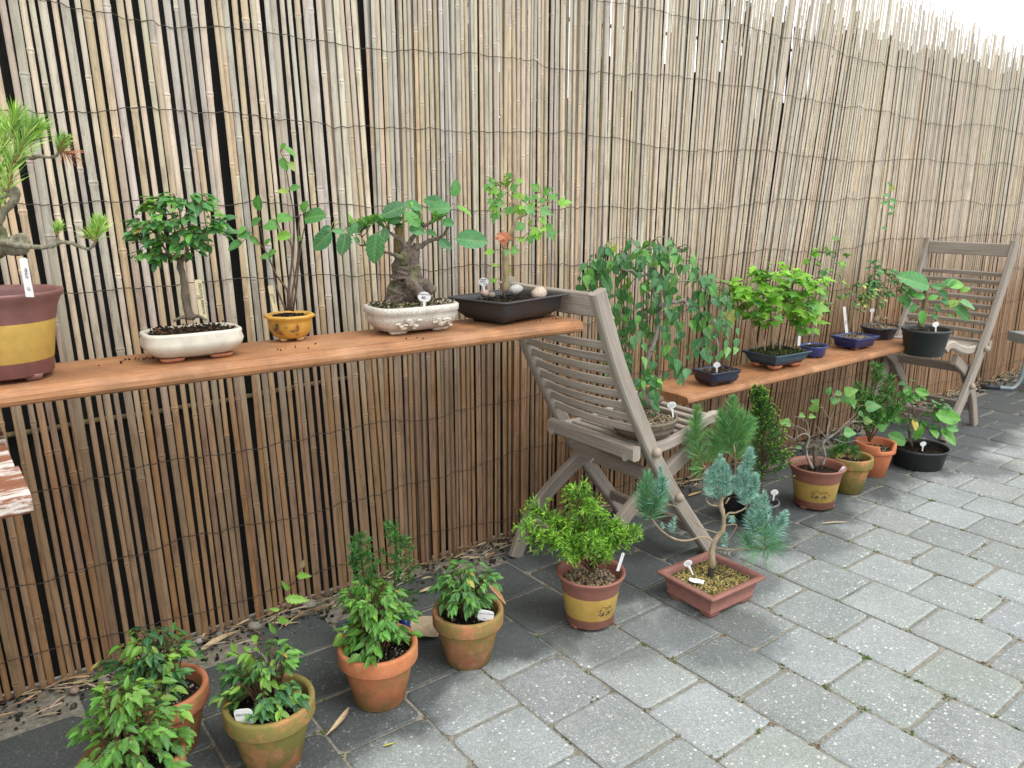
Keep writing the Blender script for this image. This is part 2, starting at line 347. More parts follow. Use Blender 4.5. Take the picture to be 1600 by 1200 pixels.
# ---------------------------------------------------------------- ground
PX0, PXP, PYP = 1.335, .197, .191
mb = MB()
for k in range(-12, 34):
    x0 = PX0+k*PXP
    off = 0 if k % 2 == 0 else PYP*.5
    for j in range(-1, 26):
        y1 = -.81+PYP*4+off-j*PYP; y0 = y1-PYP
        if y1 > -.03 or y0 < -4.2: continue
        g = R.uniform(.0012, .003); z = R.uniform(-.0015, .0015); cr = [R.uniform(.006, .022) if R.random() < .8 else R.uniform(.02, .034) for _ in range(4)]
        tx, ty = R.uniform(-.006, .006), R.uniform(-.006, .006)
        X0, X1, Y0, Y1 = x0+g+R.uniform(0, .003), x0+PXP-g-R.uniform(0, .003), y0+g+R.uniform(0, .003), y1-g-R.uniform(0, .003); cx, cy = (X0+X1)/2, (Y0+Y1)/2
        k1 = R.uniform(.80, 1.12); col = (k1, k1*R.uniform(.98, 1.02), k1*R.uniform(.96, 1.03))
        def ring(ins, zz):
            out = []
            for (px, py, sx, sy, ci) in ((X1, Y1, 1, 1, 0), (X0, Y1, -1, 1, 1), (X0, Y0, -1, -1, 2), (X1, Y0, 1, -1, 3)):
                c = cr[ci]; a0 = {0: 0, 1: 90, 2: 180, 3: 270}[ci]
                for q in (0, 30, 60, 90):
                    a = rad(a0+q); qx = px-sx*c+math.cos(a)*(c-ins); qy = py-sy*c+math.sin(a)*(c-ins)
                    out.append(V((qx, qy, zz+z+(qx-cx)*tx+(qy-cy)*ty)))
            return out
        b0 = len(mb.v)
        for p in ring(0, -.02)+ring(0, -.0025)+ring(.006, 0): mb.v.append(p)
        for r_ in range(2):
            for q in range(16): mb.face((b0+r_*16+q, b0+r_*16+(q+1) % 16, b0+(r_+1)*16+(q+1) % 16, b0+(r_+1)*16+q), col)
        mb.face(tuple(b0+32+q for q in range(16)), col)
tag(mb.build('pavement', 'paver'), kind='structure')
mb = MB(); s_ = 150
for i in range(4): mb.add(V(((-s_, s_, s_, -s_)[i], (-s_, -s_, s_, s_)[i], -.0042)))
mb.face((0, 1, 2, 3), (1, 1, 1)); tag(mb.build('ground', 'sand'), kind='structure')
mb = MB()                                                          # moss and grit in the joints
for _ in range(900):
    k = R.randint(-10, 20); x = PX0+k*PXP; y = R.uniform(-2.2, -.3)
    if R.random() < .5:
        j = R.randint(0, 9); y = -.81+PYP*4+(0 if k % 2 == 0 else PYP*.5)-j*PYP; x += R.uniform(0, PXP)
    if R.random() < .6: x, y = PX0+k*PXP, -.81+PYP*4+(0 if R.random() < .5 else PYP*.5)-R.randint(0, 9)*PYP
    n = R.randint(3, 10); c0 = (.07, .11, .02) if R.random() < .55 else (.16, .13, .08)
    for _ in range(n): mb.blob(V((x+R.gauss(0, .008), y+R.gauss(0, .008), -.004)), R.uniform(.0015, .004), jc(c0, .35), n=5, m=3, jit=.4)
tag(mb.build('joint_moss', 'moss'), 'moss and grit filling the joints between the grey paving stones', 'moss', kind='stuff')
# ---------------------------------------------------------------- reed fence
fence = empty('reed_fence', (3, 0, 0), 'tall fence of split bamboo reeds bound with rows of thin dark wire', 'fence')
PAL = [(.56, .45, .30), (.52, .46, .37), (.47, .43, .38), (.57, .42, .26), (.42, .37, .33), (.64, .57, .45), (.55, .38, .21), (.38, .32, .29), (.60, .50, .36), (.50, .47, .44)]
PAL = [tuple((v*.62+g*.38)*.93 for v, g in zip(c, (.56, .47, .345))) for c in PAL]
def lean(x, z): return (-.03 if x < 1 else 0)*(z-1)+.13*math.exp(-((x-3.0)/.6)**2)*(z-.9)
def reeds(mb, x, xe, pitch, zt, Y, wf):
    while x < xe:
        w = R.uniform(.72, 1.08)*pitch*wf; l0 = R.gauss(0, .0035); nz = 12; top = zt(x)
        col = R.choice(PAL); bow = R.gauss(0, .003); yb = Y+R.gauss(0, .0025); ph = R.uniform(0, 6)
        if x > 2.0: col = tuple(c*.45+d*.55 for c, d in zip(col, (.53, .44, .33)))
        nodes = []; zz = R.uniform(-.2, .25)
        while zz < top: zz += R.uniform(.22, .5); nodes.append(zz)
        zs = sorted([top*i/nz for i in range(nz+1)]+[q+e for q in nodes for e in (-.006, -.0015, .0015, .006) if .02 < q+e < top-.01])
        rows = []
        for z in zs:
            nd = min([abs(z-q) for q in nodes]+[9]); k = 1+(.14 if nd < .003 else 0)
            cx = x+lean(x, z)+l0*(z-1)+bow*math.sin(z*2.2+ph); tp = (.92+.08*math.sin(z*1.3+ph))
            rows.append([mb.add(V((cx+w/2*tp*k*a, yb-w*.25*k*h, z))) for a, h in ((-1, 0), (-.62, .62), (0, .85), (.62, .62), (1, 0))])
        ni = 0; c = jc(col, .1)
        for i in range(len(rows)-1):
            if any(zs[i] < q <= zs[i+1] for q in nodes) and R.random() < .55: c = jc(col if R.random() < .72 else R.choice(PAL), .14)
            nd = min([abs((zs[i]+zs[i+1])/2-q) for q in nodes]+[9]); cc = tuple(v*.62 for v in c) if nd < .002 else (tuple(min(.75, v*1.2) for v in c) if nd < .006 else c)
            for j in range(4): mb.face((rows[i][j], rows[i][j+1], rows[i+1][j+1], rows[i+1][j]), cc, None, True)
        x += w + max(.0006, R.gauss(1, .3)*pitch*(1.0-wf)*1.25+pitch*.06)
        if R.random() < .03 and x < 1.2: x += .004
mb = MB()
ht = lambda x: R.uniform(1.93, 2.03)-.028*max(0, x-3)+.02*math.sin(x*2.3)-(.12 if R.random() < .10 and x > 2 else 0)
reeds(mb, -.9, .95, .0188, ht, 0, .87)
reeds(mb, .95, 2.1, .0150, ht, 0, .89)
reeds(mb, 2.1, 8.6, .0142, ht, 0, .93)
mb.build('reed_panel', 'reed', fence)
mb = MB(); reeds(mb, .9, 8.6, .0150, lambda x: 1.90-.028*max(0, x-3)+R.uniform(-.09, .05)+.025*math.sin(x*5), .016, .90)
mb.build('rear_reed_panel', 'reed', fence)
mb = MB(); x = -.9                                                  # dark netting behind, ragged at the top
while x < 8.6:
    w = .009; tz = 1.96 if x < 1.3 else 1.80+R.uniform(-.03, .03); z = 0
    if 1.3 < x < 3.6 and R.random() < .30: tz = R.uniform(1.4, 1.75)
    cuts = sorted(R.uniform(.9, tz) for _ in range(R.choice((0, 0, 0, 0, 0, 1)) if 1.0 < x < 2.0 else 0))
    for q in cuts+[tz]:
        if q > z+.002:
            i = [mb.add(V(p)) for p in ((x, .034, z), (x+w+.0006, .034, z), (x+w+.0006, .034, q), (x, .034, q))]; mb.face(tuple(i), (1, 1, 1))
        z = q+R.uniform(.002, .004)
    x += w
mb.build('netting', 'dark', fence)
for zr in (.075, .27, .485, .69, .89, 1.085, 1.285, 1.49, 1.695):
    mb = MB(); pts = []; x = -.9; ph = R.uniform(0, 6); zc = 0
    while x < 8.6:
        zc = zc*.95+R.gauss(0, .0022); z = zr+.012*math.sin(x*1.7+ph)+.006*math.sin(x*5.3+ph*2)+zc
        pts.append(V((x, -.0085+R.uniform(-.0012, .0012), z))); x += R.uniform(.009, .014)
    mb.tube(pts, .0010, 4); mb.build('wire', 'wire', fence)
for a, b, yy in ((( -.3, .60), (1.05, .62), .024), ((.8, 1.61), (3.6, 1.70), .026)):
    mb = MB(); pts = [V((a[0]+(b[0]-a[0])*i/14, yy, a[1]+(b[1]-a[1])*i/14+R.gauss(0, .002))) for i in range(15)]
    mb.tube(pts, .006, 7, (.8, .75, .6)); mb.build('cane_rail', 'pale', fence)
# litter at the foot of the fence
mb = MB()
for _ in range(1500):
    x = R.uniform(-.4, 6.6); y = -abs(R.gauss(0, .045))-.012
    if y < -.15: continue
    p = V((x, y, .003+R.uniform(0, .016))); a = R.gauss(0, .55)+(math.pi if R.random() < .5 else 0); d = V((math.cos(a), math.sin(a)*.7, R.uniform(-.15, .2)))
    c = jc(R.choice([(.42, .30, .17), (.30, .20, .11), (.50, .40, .27), (.16, .11, .07)]), .3)
    if R.random() < .35: mb.leaf(p, d, ZUP+rnd(.5), R.uniform(.03, .08), R.uniform(.008, .014), c, 'lance', R.uniform(-.1, .3), .3)
    else: mb.needle(p, d, R.uniform(.02, .09), R.uniform(.0015, .004), c)
tag(mb.build('leaf_litter', 'dry'), 'dry bamboo leaves and straw littering the foot of the reed fence', 'leaf litter', kind='stuff')
mb = MB()
for _ in range(2600):
    x = R.uniform(-.6, 7); y = -R.random()**1.6*.13; mb.blob(V((x, y, .0)), R.uniform(.002, .007), jc(R.choice([(.05, .04, .03), (.09, .075, .055), (.03, .025, .02)]), .4), n=5, m=3, jit=.4)
tag(mb.build('earth_strip', 'soil'), 'strip of dark crumbly earth below the reed fence', 'earth', kind='stuff')
for i, (px, py, r, c, lb) in enumerate([(312, 1000, .013, (.34, .32, .29), 'pale grey pebble in the litter behind the leftmost shrubs'), (397, 978, .016, (.26, .25, .2), 'rounded grey-brown pebble at the fence foot near the tall thin shoot'),
    (483, 945, .017, (.25, .24, .19), 'large mossy pebble at the fence foot left of the blue pot'), (343, 991, .010, (.2, .2, .19), 'small dark pebble beside the pale dry leaf by the fence'),
    (162, 1063, .011, (.20, .19, .17), 'grey stone in the soil under the far left of the fence'), (116, 1078, .012, (.27, .20, .15), 'brownish stone lowest at the left foot of the fence'), (1045, 745, .016, (.4, .36, .3), 'pale stone at the fence behind the nearer folding chair')]):
    p = onz(px, py, .008); mb = MB(); mb.blob(p, r, c, (1.2, .9, .7), 9, 6, .08, rz=R.random()*3); tag(mb.build('pebble', 'stone', loc=p), lb, 'pebble', 'pebbles along the foot of the fence')
def dryleaf(px, py, dx, dy, z, Ln, W, c, lb, curl=.25, sh='lance'):
    p = onz(px, py, z); q = onz(px+dx, py+dy, z); mb = MB(); mb.leaf(p, q-p, ZUP+rnd(.3), Ln, W, c, sh, curl, .35)
    tag(mb.build('dry_leaf', 'dry', loc=p), lb, 'dry leaf', 'dry leaves fallen on the paving')
dryleaf(545, 1105, -20, 45, .008, .105, .03, (.55, .42, .26), 'long curled dry leaf on the paving in front of the middle terracotta pot', -.1)
dryleaf(683, 995, -45, -25, .006, .10, .085, (.50, .40, .27), 'broad buff dry leaf lying beside the blue pot', -.12, 'ovate')
dryleaf(762, 913, 30, 22, .135, .085, .028, (.45, .25, .11), 'orange-brown dry leaf caught on the rim of the terracotta pot nearest the chair', .2)
dryleaf(1285, 818, 42, -5, .006, .10, .022, (.55, .42, .26), 'straw-coloured dry leaf on the paving in front of the yellow banded pot', .02)
dryleaf(1075, 775, 28, -8, .006, .09, .03, (.50, .32, .15), 'tan dry leaf on the ground under the nearer folding chair', .05)
dryleaf(310, 1020, 48, -38, .014, .13, .034, (.52, .40, .24), 'large pale dry leaf in the litter behind the terracotta pots', .05)
dryleaf(655, 925, 55, -18, .012, .12, .03, (.50, .38, .24), 'long dry leaf lying against the fence behind the conifer seedlings', .05)
dryleaf(598, 1166, 18, -4, .004, .03, .014, (.45, .42, .10), 'tiny yellow leaf on the pale paving at the bottom', .05)
# ---------------------------------------------------------------- shelves
def shelf(name, A, B, depth, th, label, ends=0):
    # A, B: front-bottom corners; board runs A->B, back edge away from camera
    root = empty(name, (A+B)/2, label, 'shelf'); mb = MB()
    d = (B-A).normalized(); bk = V((-d.y, d.x, 0))
    # section: (a = toward front (right of travel), b = up)
    t = th; s_ = [(0-depth, 0), (-.010, 0), (-.003, .004), (0, t*.32), (-.001, t*.6), (-.006, t*.86), (-.013, t*.97), (-.0145, t*.84), (-.0165, t*.84), (-.018, t), (-.026, t), (-.0272, t-.003), (-.0292, t-.003), (-.0305, t), (-depth+.002, t), (-depth, t-.003)]
    mb.sweep([A, A+(B-A)*.33, A+(B-A)*.66, B], s_, ZUP)
    mb.build('board', 'shelf', root); return root
zt1 = .797
A1 = V((-.55, -.415, zt1-.031)); B1 = V((1.345, -.457, zt1-.031))
shelf('shelf_board', A1, B1, .20, .031, 'long reddish-brown stained board with moulded front edge running along the fence at chair-back height', 0)
A2 = V((1.93, -.335, .447)); B2 = V((3.52, -.335, .452))
shelf('shelf_board', A2, B2, .205, .028, 'lower reddish-brown stained board bridging the seats of the two folding chairs')
# bracing timber under the left end
# ---------------------------------------------------------------- side table
tb = empty('side_table', (-.4, -.47, 0), 'worn brown table with flaking paint, its corner jutting in at the left edge', 'table')
mb = MB()
for i in range(3):
    y1 = -.213-i*.163; mb.sweep([V((-1.0, y1-.08, .687)), V((.080+(.0, -.003, .002)[i], y1-.08, .687))], rsec(.160, .026, .004), ZUP)
mb.build('tabletop', 'table', tb)
for lx in (-.93, -.12):
    for ly in (-.64, -.26): mb = MB(); mb.sweep([V((lx, ly, 0)), V((lx, ly, .673))], rsec(.045, .045), V((1, 0, 0))); mb.build('leg', 'table', tb)
# ---------------------------------------------------------------- folding chairs
def chair(xo, yc, W, dirx, label, rear=0.0, zs=1.0, lean=1.0, top_rail_only=False):
    root = empty('folding_chair', (xo+dirx*.55, yc, 0), label, 'chair', 'weathered wooden folding chairs')
    T = lambda x, y, z: V((xo+dirx*x, yc+y, z*zs))
    hw = W/2
    prof = [(1.905, 0), (1.80, .125), (1.705, .245), (1.625, .36), (1.565, .465), (1.50, .58), (1.445, .69), (1.40, .80), (1.372, .872)]
    prof = [(1.905-1.36-(1.905-a)*lean, z) for a, z in prof]
    for s in (-1, 1):
        mb = MB(); pts = smooth([T(a, s*(hw-.014), z) for a, z in prof], 3); mb.sweep(pts, rsec(.027, .046, .005), V((1, 0, .6)), (R.uniform(.92, 1.08),)*3); mb.build('back_post', 'teak', root)
        mb = MB(); lp = [(.02+rear, 0), (.055+rear, .075), (.125+rear*.8, .165), (.24+rear*.5, .245), (.36, .305), (.475, .365)]
        mb.sweep(smooth([T(a, s*(hw-.047), z) for a, z in lp], 3), rsec(.024, .050, .005), V((.3, 0, 1)), (.8, .78, .76)); mb.build('front_leg', 'teak', root)
        mb = MB(); rp = [(.165, .396), (.24, .392), (.34, .392), (.44, .410), (.52, .436), (.57, .437), (.592, .418)]
        mb.sweep(smooth([T(a, s*(hw-.075 if 0 else hw-.044), z) for a, z in rp], 3), rsec(.024, .040, .008), V((.3, 0, 1)), (1.15, 1.15, 1.15)); mb.build('seat_rail', 'teak', root)
        for a, z, on in ((.215, .398, 1), (.335, .235, .0)):
            mb = MB(); y = s*(hw+.001); x = a
            # peg where the frames pivot, on the post line
            for (p0, z0), (p1, z1) in zip(prof, prof[1:]):
                if z0 <= z <= z1: x = p0+(p1-p0)*(z-z0)/(z1-z0)
            mb.blob(T(x, y+s*.006, z), .0150, (1.15, 1.12, 1.05), (1, .9, 1), 10, 6, .03); mb.build('peg', 'teak', root)
    xz = lambda z: next((p0+(p1-p0)*(z-z0)/(z1-z0) for (p0, z0), (p1, z1) in zip(prof, prof[1:]) if z0 <= z <= z1), prof[-1][0])
    z = .834; mb = MB(); mb.sweep(smooth([T(xz(z)+.004-.012*(1-(y/hw)**2), y, z) for y in [(-hw+.028)*(1-i/4)+(hw-.028)*i/4 for i in range(5)]], 2), rsec(.022, .062, .004), ZUP, (1.08, 1.08, 1.08)); mb.build('top_rail', 'teak', root)
    zz = .722
    for i in range(8):
        mb = MB(); mb.sweep(smooth([T(xz(zz)+.006-.030*(1-(y/hw)**2), y, zz) for y in [(-hw+.028)*(1-q/6)+(hw-.028)*q/6 for q in range(7)]], 2), rsec(.012, .022, .003), V((.35*dirx, 0, 1)), (R.uniform(.9, 1.1),)*3)
        mb.build('back_slat', 'teak', root); zz -= .0365
    for i in range(10):
        a = .215+i*.0375; t = a
        zt = .405+(0 if a < .34 else (a-.34)**1.25*.24) - (.0 if a < .55 else (a-.55)*.4); mb = MB()
        mb.sweep([T(a, -hw+.058, zt), T(a, hw-.058, zt)], rsec(.024, .012, .003), ZUP, (R.uniform(.95, 1.15),)*3); mb.build('seat_slat', 'teak', root)
    mb = MB(); mb.sweep([T(.180, -hw+.012, .402), T(.180, hw-.026, .402)], rsec(.030, .044, .006), ZUP); mb.build('rear_rail', 'teak', root)
    mb = MB(); mb.sweep([T(xz(.30)-.02, -hw+.0285, .30), T(xz(.30)-.02, hw-.0285, .30)], rsec(.024, .042, .005), ZUP, (.9, .88, .86)); mb.build('stretcher', 'teak', root)
    mb = MB(); mb.sweep([T(.085+rear*.9, -hw+.06, .10), T(.085+rear*.9, hw-.06, .10)], rsec(.024, .04, .005), ZUP, (.8, .78, .76)); mb.build('stretcher', 'teak', root)
    mb = MB(); mb.sweep([T(xz(.095)-.0, -hw+.0285, .095), T(xz(.095), hw-.0285, .095)], rsec(.022, .034, .005), ZUP, (.7, .66, .62)); mb.build('stretcher', 'teak', root)
    return root
c1 = chair(1.355, -.290, .41, 1, 'grey weathered wooden folding chair carrying the weeping birch, seen from behind')
c2 = chair(4.235, -.215, .43, -1, 'grey weathered wooden folding chair at the far right facing along the fence', .12, 1.035, .92)
mb = MB(); p = ony(929, 722, -.30)
for k in range(3): mb.tube([p+V((-.014, -.010, .02-k*.004)), p+V((-.018, .0, .0+k*.005)), p+V((-.012, .008, -.02))], .0013, 4)
mb.build('string', 'string', c1)
# ---------------------------------------------------------------- tubular chair at the far right
tc = empty('tubular_chair', (5.1, -.15, 0), 'grey painted steel tube chair frame cut off by the right edge', 'chair')
p0 = onz(1537, 604, .014); p1 = onz(1572, 606, .014); mb = MB(); dd = (p1-p0).normalized()
up_ = p1+dd*.20
pts = smooth([p0, p1, p1+dd*.03, p1+RT*.060+V((0, 0, .018)), p1+RT*.080+V((0, 0, .06)), p1+RT*.088+V((0, 0, .15)), p1+RT*.095+V((0, 0, .25))], 4)
mb.tube(pts, .0125, 10); mb.build('sled_foot', 'steel', tc)
mb = MB(); mb.tube([p0-dd*.012, p0+dd*.085], .0145, 10, (.03, .035, .04)); mb.build('rubber_foot', 'plastic', tc)
mb = MB(); box(mb, p1+RT*.24+V((0, 0, .29)), .36, .30, .055, yaw=math.atan2(RT.y, RT.x), b=.006); mb.build('seat', 'steel', tc)
mb = MB(); o2 = RT*.34
mb.tube([q+o2 for q in pts], .0125, 10); mb.build('sled_foot', 'steel', tc)
# ---------------------------------------------------------------- pots
def outline(kind, a, b, off, yaw, n=48, cr=.012):
    out = []
    if kind == 'oval' or kind == 'soft':
        e = 1.0 if kind == 'oval' else .55
        for i in range(n):
            t = 2*math.pi*i/n; cx, sy = math.cos(t), math.sin(t)
            x = math.copysign(abs(cx)**e, cx)*(a+off); y = math.copysign(abs(sy)**e, sy)*(b+off); out.append((x, y))
    elif kind == 'rect':
        A, B = a+off, b+off; c = max(.0015, cr+off*.3)
        for q, (sx, sy) in enumerate(((1, 1), (-1, 1), (-1, -1), (1, -1))):
            for k in range(6): t = rad(90*q+18*k); out.append((sx*(A-c)+c*math.cos(t), sy*(B-c)+c*math.sin(t)))
    else:
        k = int(kind[4:]); m = n//k
        for q in range(k):
            t0, t1 = 2*math.pi*q/k, 2*math.pi*(q+1)/k
            for i in range(m):
                f = i/m; x = math.cos(t0)*(1-f)+math.cos(t1)*f; y = math.sin(t0)*(1-f)+math.sin(t1)*f; l = math.hypot(x, y); l2 = l*.7+.3
                out.append((x/l*l2*(a+off), y/l*l2*(b+off)))
    cs, sn = math.cos(yaw), math.sin(yaw); return [(x*cs-y*sn, x*sn+y*cs) for x, y in out]
def granules(mb, c, fn, z, n, pal, size, bump=.004, dome=.0):
    for _ in range(n):
        t = R.random()*2*math.pi; r = math.sqrt(R.random())*.97; x, y = fn(t, r); s = R.uniform(.5, 1.3)*size
        mb.blob(V((c.x+x, c.y+y, c.z+z+dome*(1-r*r)+R.uniform(-.2, .6)*bump)), s, jc(R.choice(pal), .3), (1, 1, .8), 5, 3, .35, False)
SOILD = [(.022, .016, .012), (.035, .025, .018), (.016, .012, .010), (.05, .038, .028)]
SOILP = SOILD+[(.30, .27, .22)]
GRIT = [(.40, .30, .10), (.30, .22, .07), (.12, .09, .05), (.46, .38, .18), (.20, .22, .08), (.05, .04, .03)]
GRITM = [(.12, .09, .06), (.22, .17, .11), (.36, .28, .17), (.05, .04, .03), (.42, .36, .27)]
MOSSY = [(.03, .045, .015), (.06, .08, .02), (.03, .025, .015), (.08, .10, .03)]
class Plant:
    def __init__(s, name, c, label, cat, group=None):
        s.c = V(c); s.root = empty(name, s.c, label, cat, group); s.k = pxm(s.c+V((0, 0, .1)))
    def W(s, x, y, d=0.0): return onp(x, y, s.c, d)
    def P(s, pts): return [s.W(*p) for p in pts]
    def pot(s, kind, a, b, prof, mat, col, yaw=0.0, cols=None, n=48, cr=.012, notch=None):
        mb = MB(); outs = [outline(kind, a, b, o, yaw, n, cr) for o, z in prof]; zs = [z for o, z in prof]
        mb.loft(outs, zs, s.c, col, True, True, cols)
        if notch:
            a0, w, dz = notch; top = max(zs)
            for v in mb.v:
                t = math.atan2(v.y-s.c.y, v.x-s.c.x); d = (t-a0+math.pi) % (2*math.pi)-math.pi
                zr = v.z-s.c.z
                if abs(d) < w and zr > top-dz: v.z = s.c.z+top-dz+(zr-(top-dz))*.12
        s.potob = mb.build('pot', mat, s.root); s.kind = (kind, a, b, yaw, n, cr); return s.potob
    def feet(s, pts, r, h, mat, col, yaw=0.0, sq=(1, 1)):
        for x, y in pts:
            mb = MB(); cs, sn = math.cos(yaw), math.sin(yaw)
            c = V((s.c.x+x*cs-y*sn, s.c.y+x*sn+y*cs, s.c.z))
            mb.loft([outline('soft', r*sq[0], r*sq[1], -r*.25, yaw, 16), outline('soft', r*sq[0], r*sq[1], 0, yaw, 16)], [0.0005, h], c, col, True, True, None, True); mb.build('foot', mat, s.potob)
    def soil(s, off, z, pal, n=260, size=.0028, dome=.004, mat='soil'):
        kind, a, b, yaw, nn, cr = s.kind; mb = MB(); k = 8; rings = []
        for q in range(k+1):
            f = 1-q/k*.97; o = outline(kind, a+off, b+off, 0, yaw, nn, cr)
            rings.append([mb.add(V((s.c.x+x*f, s.c.y+y*f, s.c.z+z+dome*(1-f*f)+(0 if q == 0 else R.gauss(0, .0012))))) for x, y in o])
        for q in range(k):
            for j in range(len(rings[0])): j2 = (j+1) % len(rings[0]); mb.face((rings[q][j], rings[q][j2], rings[q+1][j2], rings[q+1][j]), jc(R.choice(pal[:3]), .3), None, True)
        def fn(t, r):
            x, y = math.cos(t)*r, math.sin(t)*r
            if kind == 'rect' or kind == 'soft': x, y = R.uniform(-.97, .97), R.uniform(-.97, .97); 
            x *= a+off-.003; y *= b+off-.003; cs, sn = math.cos(yaw), math.sin(yaw); return x*cs-y*sn, x*sn+y*cs
        granules(mb, s.c, fn, z+.001, n, pal, size, .004, dome)
        mb.build('soil', mat, s.root); s.sz = s.c.z+z+dome
    def wood(s, branches, mat='bark', name='trunk', n=7, jit=.10, col=(1, 1, 1), vox=0, rough_=.004):
        """branches: list of (pixel points, radii in mm)"""
        mb = MB(); s.sk = getattr(s, 'sk', [])
        for pts, rr in branches:
            q = smooth(s.P(pts), 4); r = lerpr([x/1000 for x in rr], len(q)); q = [p+rnd(r_*.15) for p, r_ in zip(q, r)]
            mb.tube(q, r, n, col, jit); s.sk += q
        o = mb.build(name, mat, s.root)
        if vox:
            m = o.modifiers.new('r', 'REMESH'); m.mode = 'VOXEL'; m.voxel_size = vox; m.use_smooth_shade = True
            m = o.modifiers.new('s', 'SMOOTH'); m.iterations = 6; m.factor = .6
            tx = bpy.data.textures.new('bark', 'CLOUDS'); tx.noise_scale = .009; tx.noise_depth = 4
            m = o.modifiers.new('d', 'DISPLACE'); m.texture = tx; m.strength = rough_; m.mid_level = .5
    def tagp(s, px, py, px2, py2, w, d=0.0, kind='stick', text=(), mat='tag', name='plant_label', face=None):
        """label from soil (px,py) to top (px2,py2); w width in m"""
        a = s.W(px, py, d); b = s.W(px2, py2, d-.006); up = (b-a).normalized(); L = (b-a).length; side = up.cross(-HV).normalized() if 1 else RT
        side = side if side.dot(RT) > 0 else -side; nrm = side.cross(up); nrm = nrm if nrm.dot(FW) < 0 else -nrm; mb = MB()
        if kind == 'stick': o = [(-w/2, 0), (w/2, 0), (w/2, L*.96), (w*.3, L), (-w*.3, L), (-w/2, L*.96)]
        elif kind == 'lolly':
            o = [(-w*.09, 0), (w*.09, 0), (w*.10, L*.42)]+[(w/2*math.cos(t), L-w*.40+w*.40*math.sin(t)) for t in [rad(-70+i*20) for i in range(17)]]+[(-w*.10, L*.42)]
        else: o = [(w/2*math.copysign(abs(math.cos(t))**.5, math.cos(t)), L/2+L/2*math.copysign(abs(math.sin(t))**.5, math.sin(t))) for t in [2*math.pi*i/20 for i in range(20)]]
        f = [mb.add(a+side*x+up*y+nrm*.0007) for x, y in o]; g = [mb.add(a+side*x+up*y-nrm*.0007) for x, y in o]; n = len(o)
        mb.face(tuple(f), (1, 1, 1)); mb.face(tuple(g[::-1]), (1, 1, 1))
        for i in range(n): j = (i+1) % n; mb.face((f[i], g[i], g[j], f[j]), (1, 1, 1))
        ob = mb.build(name, mat, s.root)
        for (tx, x, y, size, rot) in text:
            cu = bpy.data.curves.new('txt', 'FONT'); cu.body = tx; cu.size = size; cu.align_x = 'CENTER'; cu.align_y = 'CENTER'; cu.offset = size*.012; cu.shear = .15
            to = bpy.data.objects.new('txt', cu); COL.objects.link(to); bpy.context.view_layer.update()
            me = bpy.data.meshes.new_from_object(to.evaluated_get(bpy.context.evaluated_depsgraph_get())); bpy.data.objects.remove(to); bpy.data.curves.remove(cu)
            cr, sr = math.cos(rad(rot)), math.sin(rad(rot)); sgn = 1 if side.cross(up).dot(nrm) > 0 else -1
            for v in me.vertices:
                X, Y = v.co.x, v.co.y; X, Y = X*cr-Y*sr, X*sr+Y*cr; v.co = a+side*(X+x*w)+up*(Y+y*L)+nrm*.0014-s.c
            me.materials.clear(); me.materials.append(M['ink']); t_ = bpy.data.objects.new('lettering', me); COL.objects.link(t_); t_.parent = ob
        return ob
def lf_dir(mode, out, k=.5):
    o = out.normalized() if out.length > 1e-4 else V((0, 0, 1))
    if mode == 'out': d = o*.9+rnd(.55)+V((0, 0, -.15)); n = ZUP+o*.5+rnd(.45)
    elif mode == 'hang': d = V((0, 0, -1))+rnd(.45)+o*.12; n = (o*.5-HV*1.0+ZUP*.35+rnd(.75))
    elif mode == 'up': d = ZUP*.7+o*.6+rnd(.4); n = -o+ZUP*.4+rnd(.4)
    else: d = V((o.x, o.y, -.25))+rnd(.5); n = ZUP*1.2+o*.4-HV*.35+rnd(.35)
    return d, n
def sprig(ml, mw, q, n, Ln, shape, pal, mode, center, wr=.6, t0=.3, droop=.25, fold=.25, petiole=.25, cj=.22):
    """leaves alternately along the twig q"""
    m = len(q)
    for i in range(n):
        t = t0+(1-t0)*(i+.5)/n if n > 1 else 1; x = t*(m-1); a = min(int(x), m-2); p = q[a].lerp(q[a+1], x-a); ax = (q[a+1]-q[a]).normalized()
        out = (p-center)
        d, nn = lf_dir(mode, out*1.0+ax*out.length*.6)
        sd = ax.cross(ZUP+rnd(.3)).normalized()*(1 if i % 2 else -1); d = (d.normalized()+sd*.55+ax*.25).normalized()
        L = Ln*R.uniform(.45, 1.2)*(1 if i < n-1 else .75); b = p+d*(L*petiole)
        if petiole: mw.needle(p, d, L*petiole*1.1, .0010, (.12, .13, .04))
        ml.leaf(b, d, nn, L, L*wr*R.uniform(.85, 1.12), jc(R.choice(pal) if R.random() > .010 else (.34, .28, .06), cj), shape, droop*R.uniform(.3, 1.6), fold)
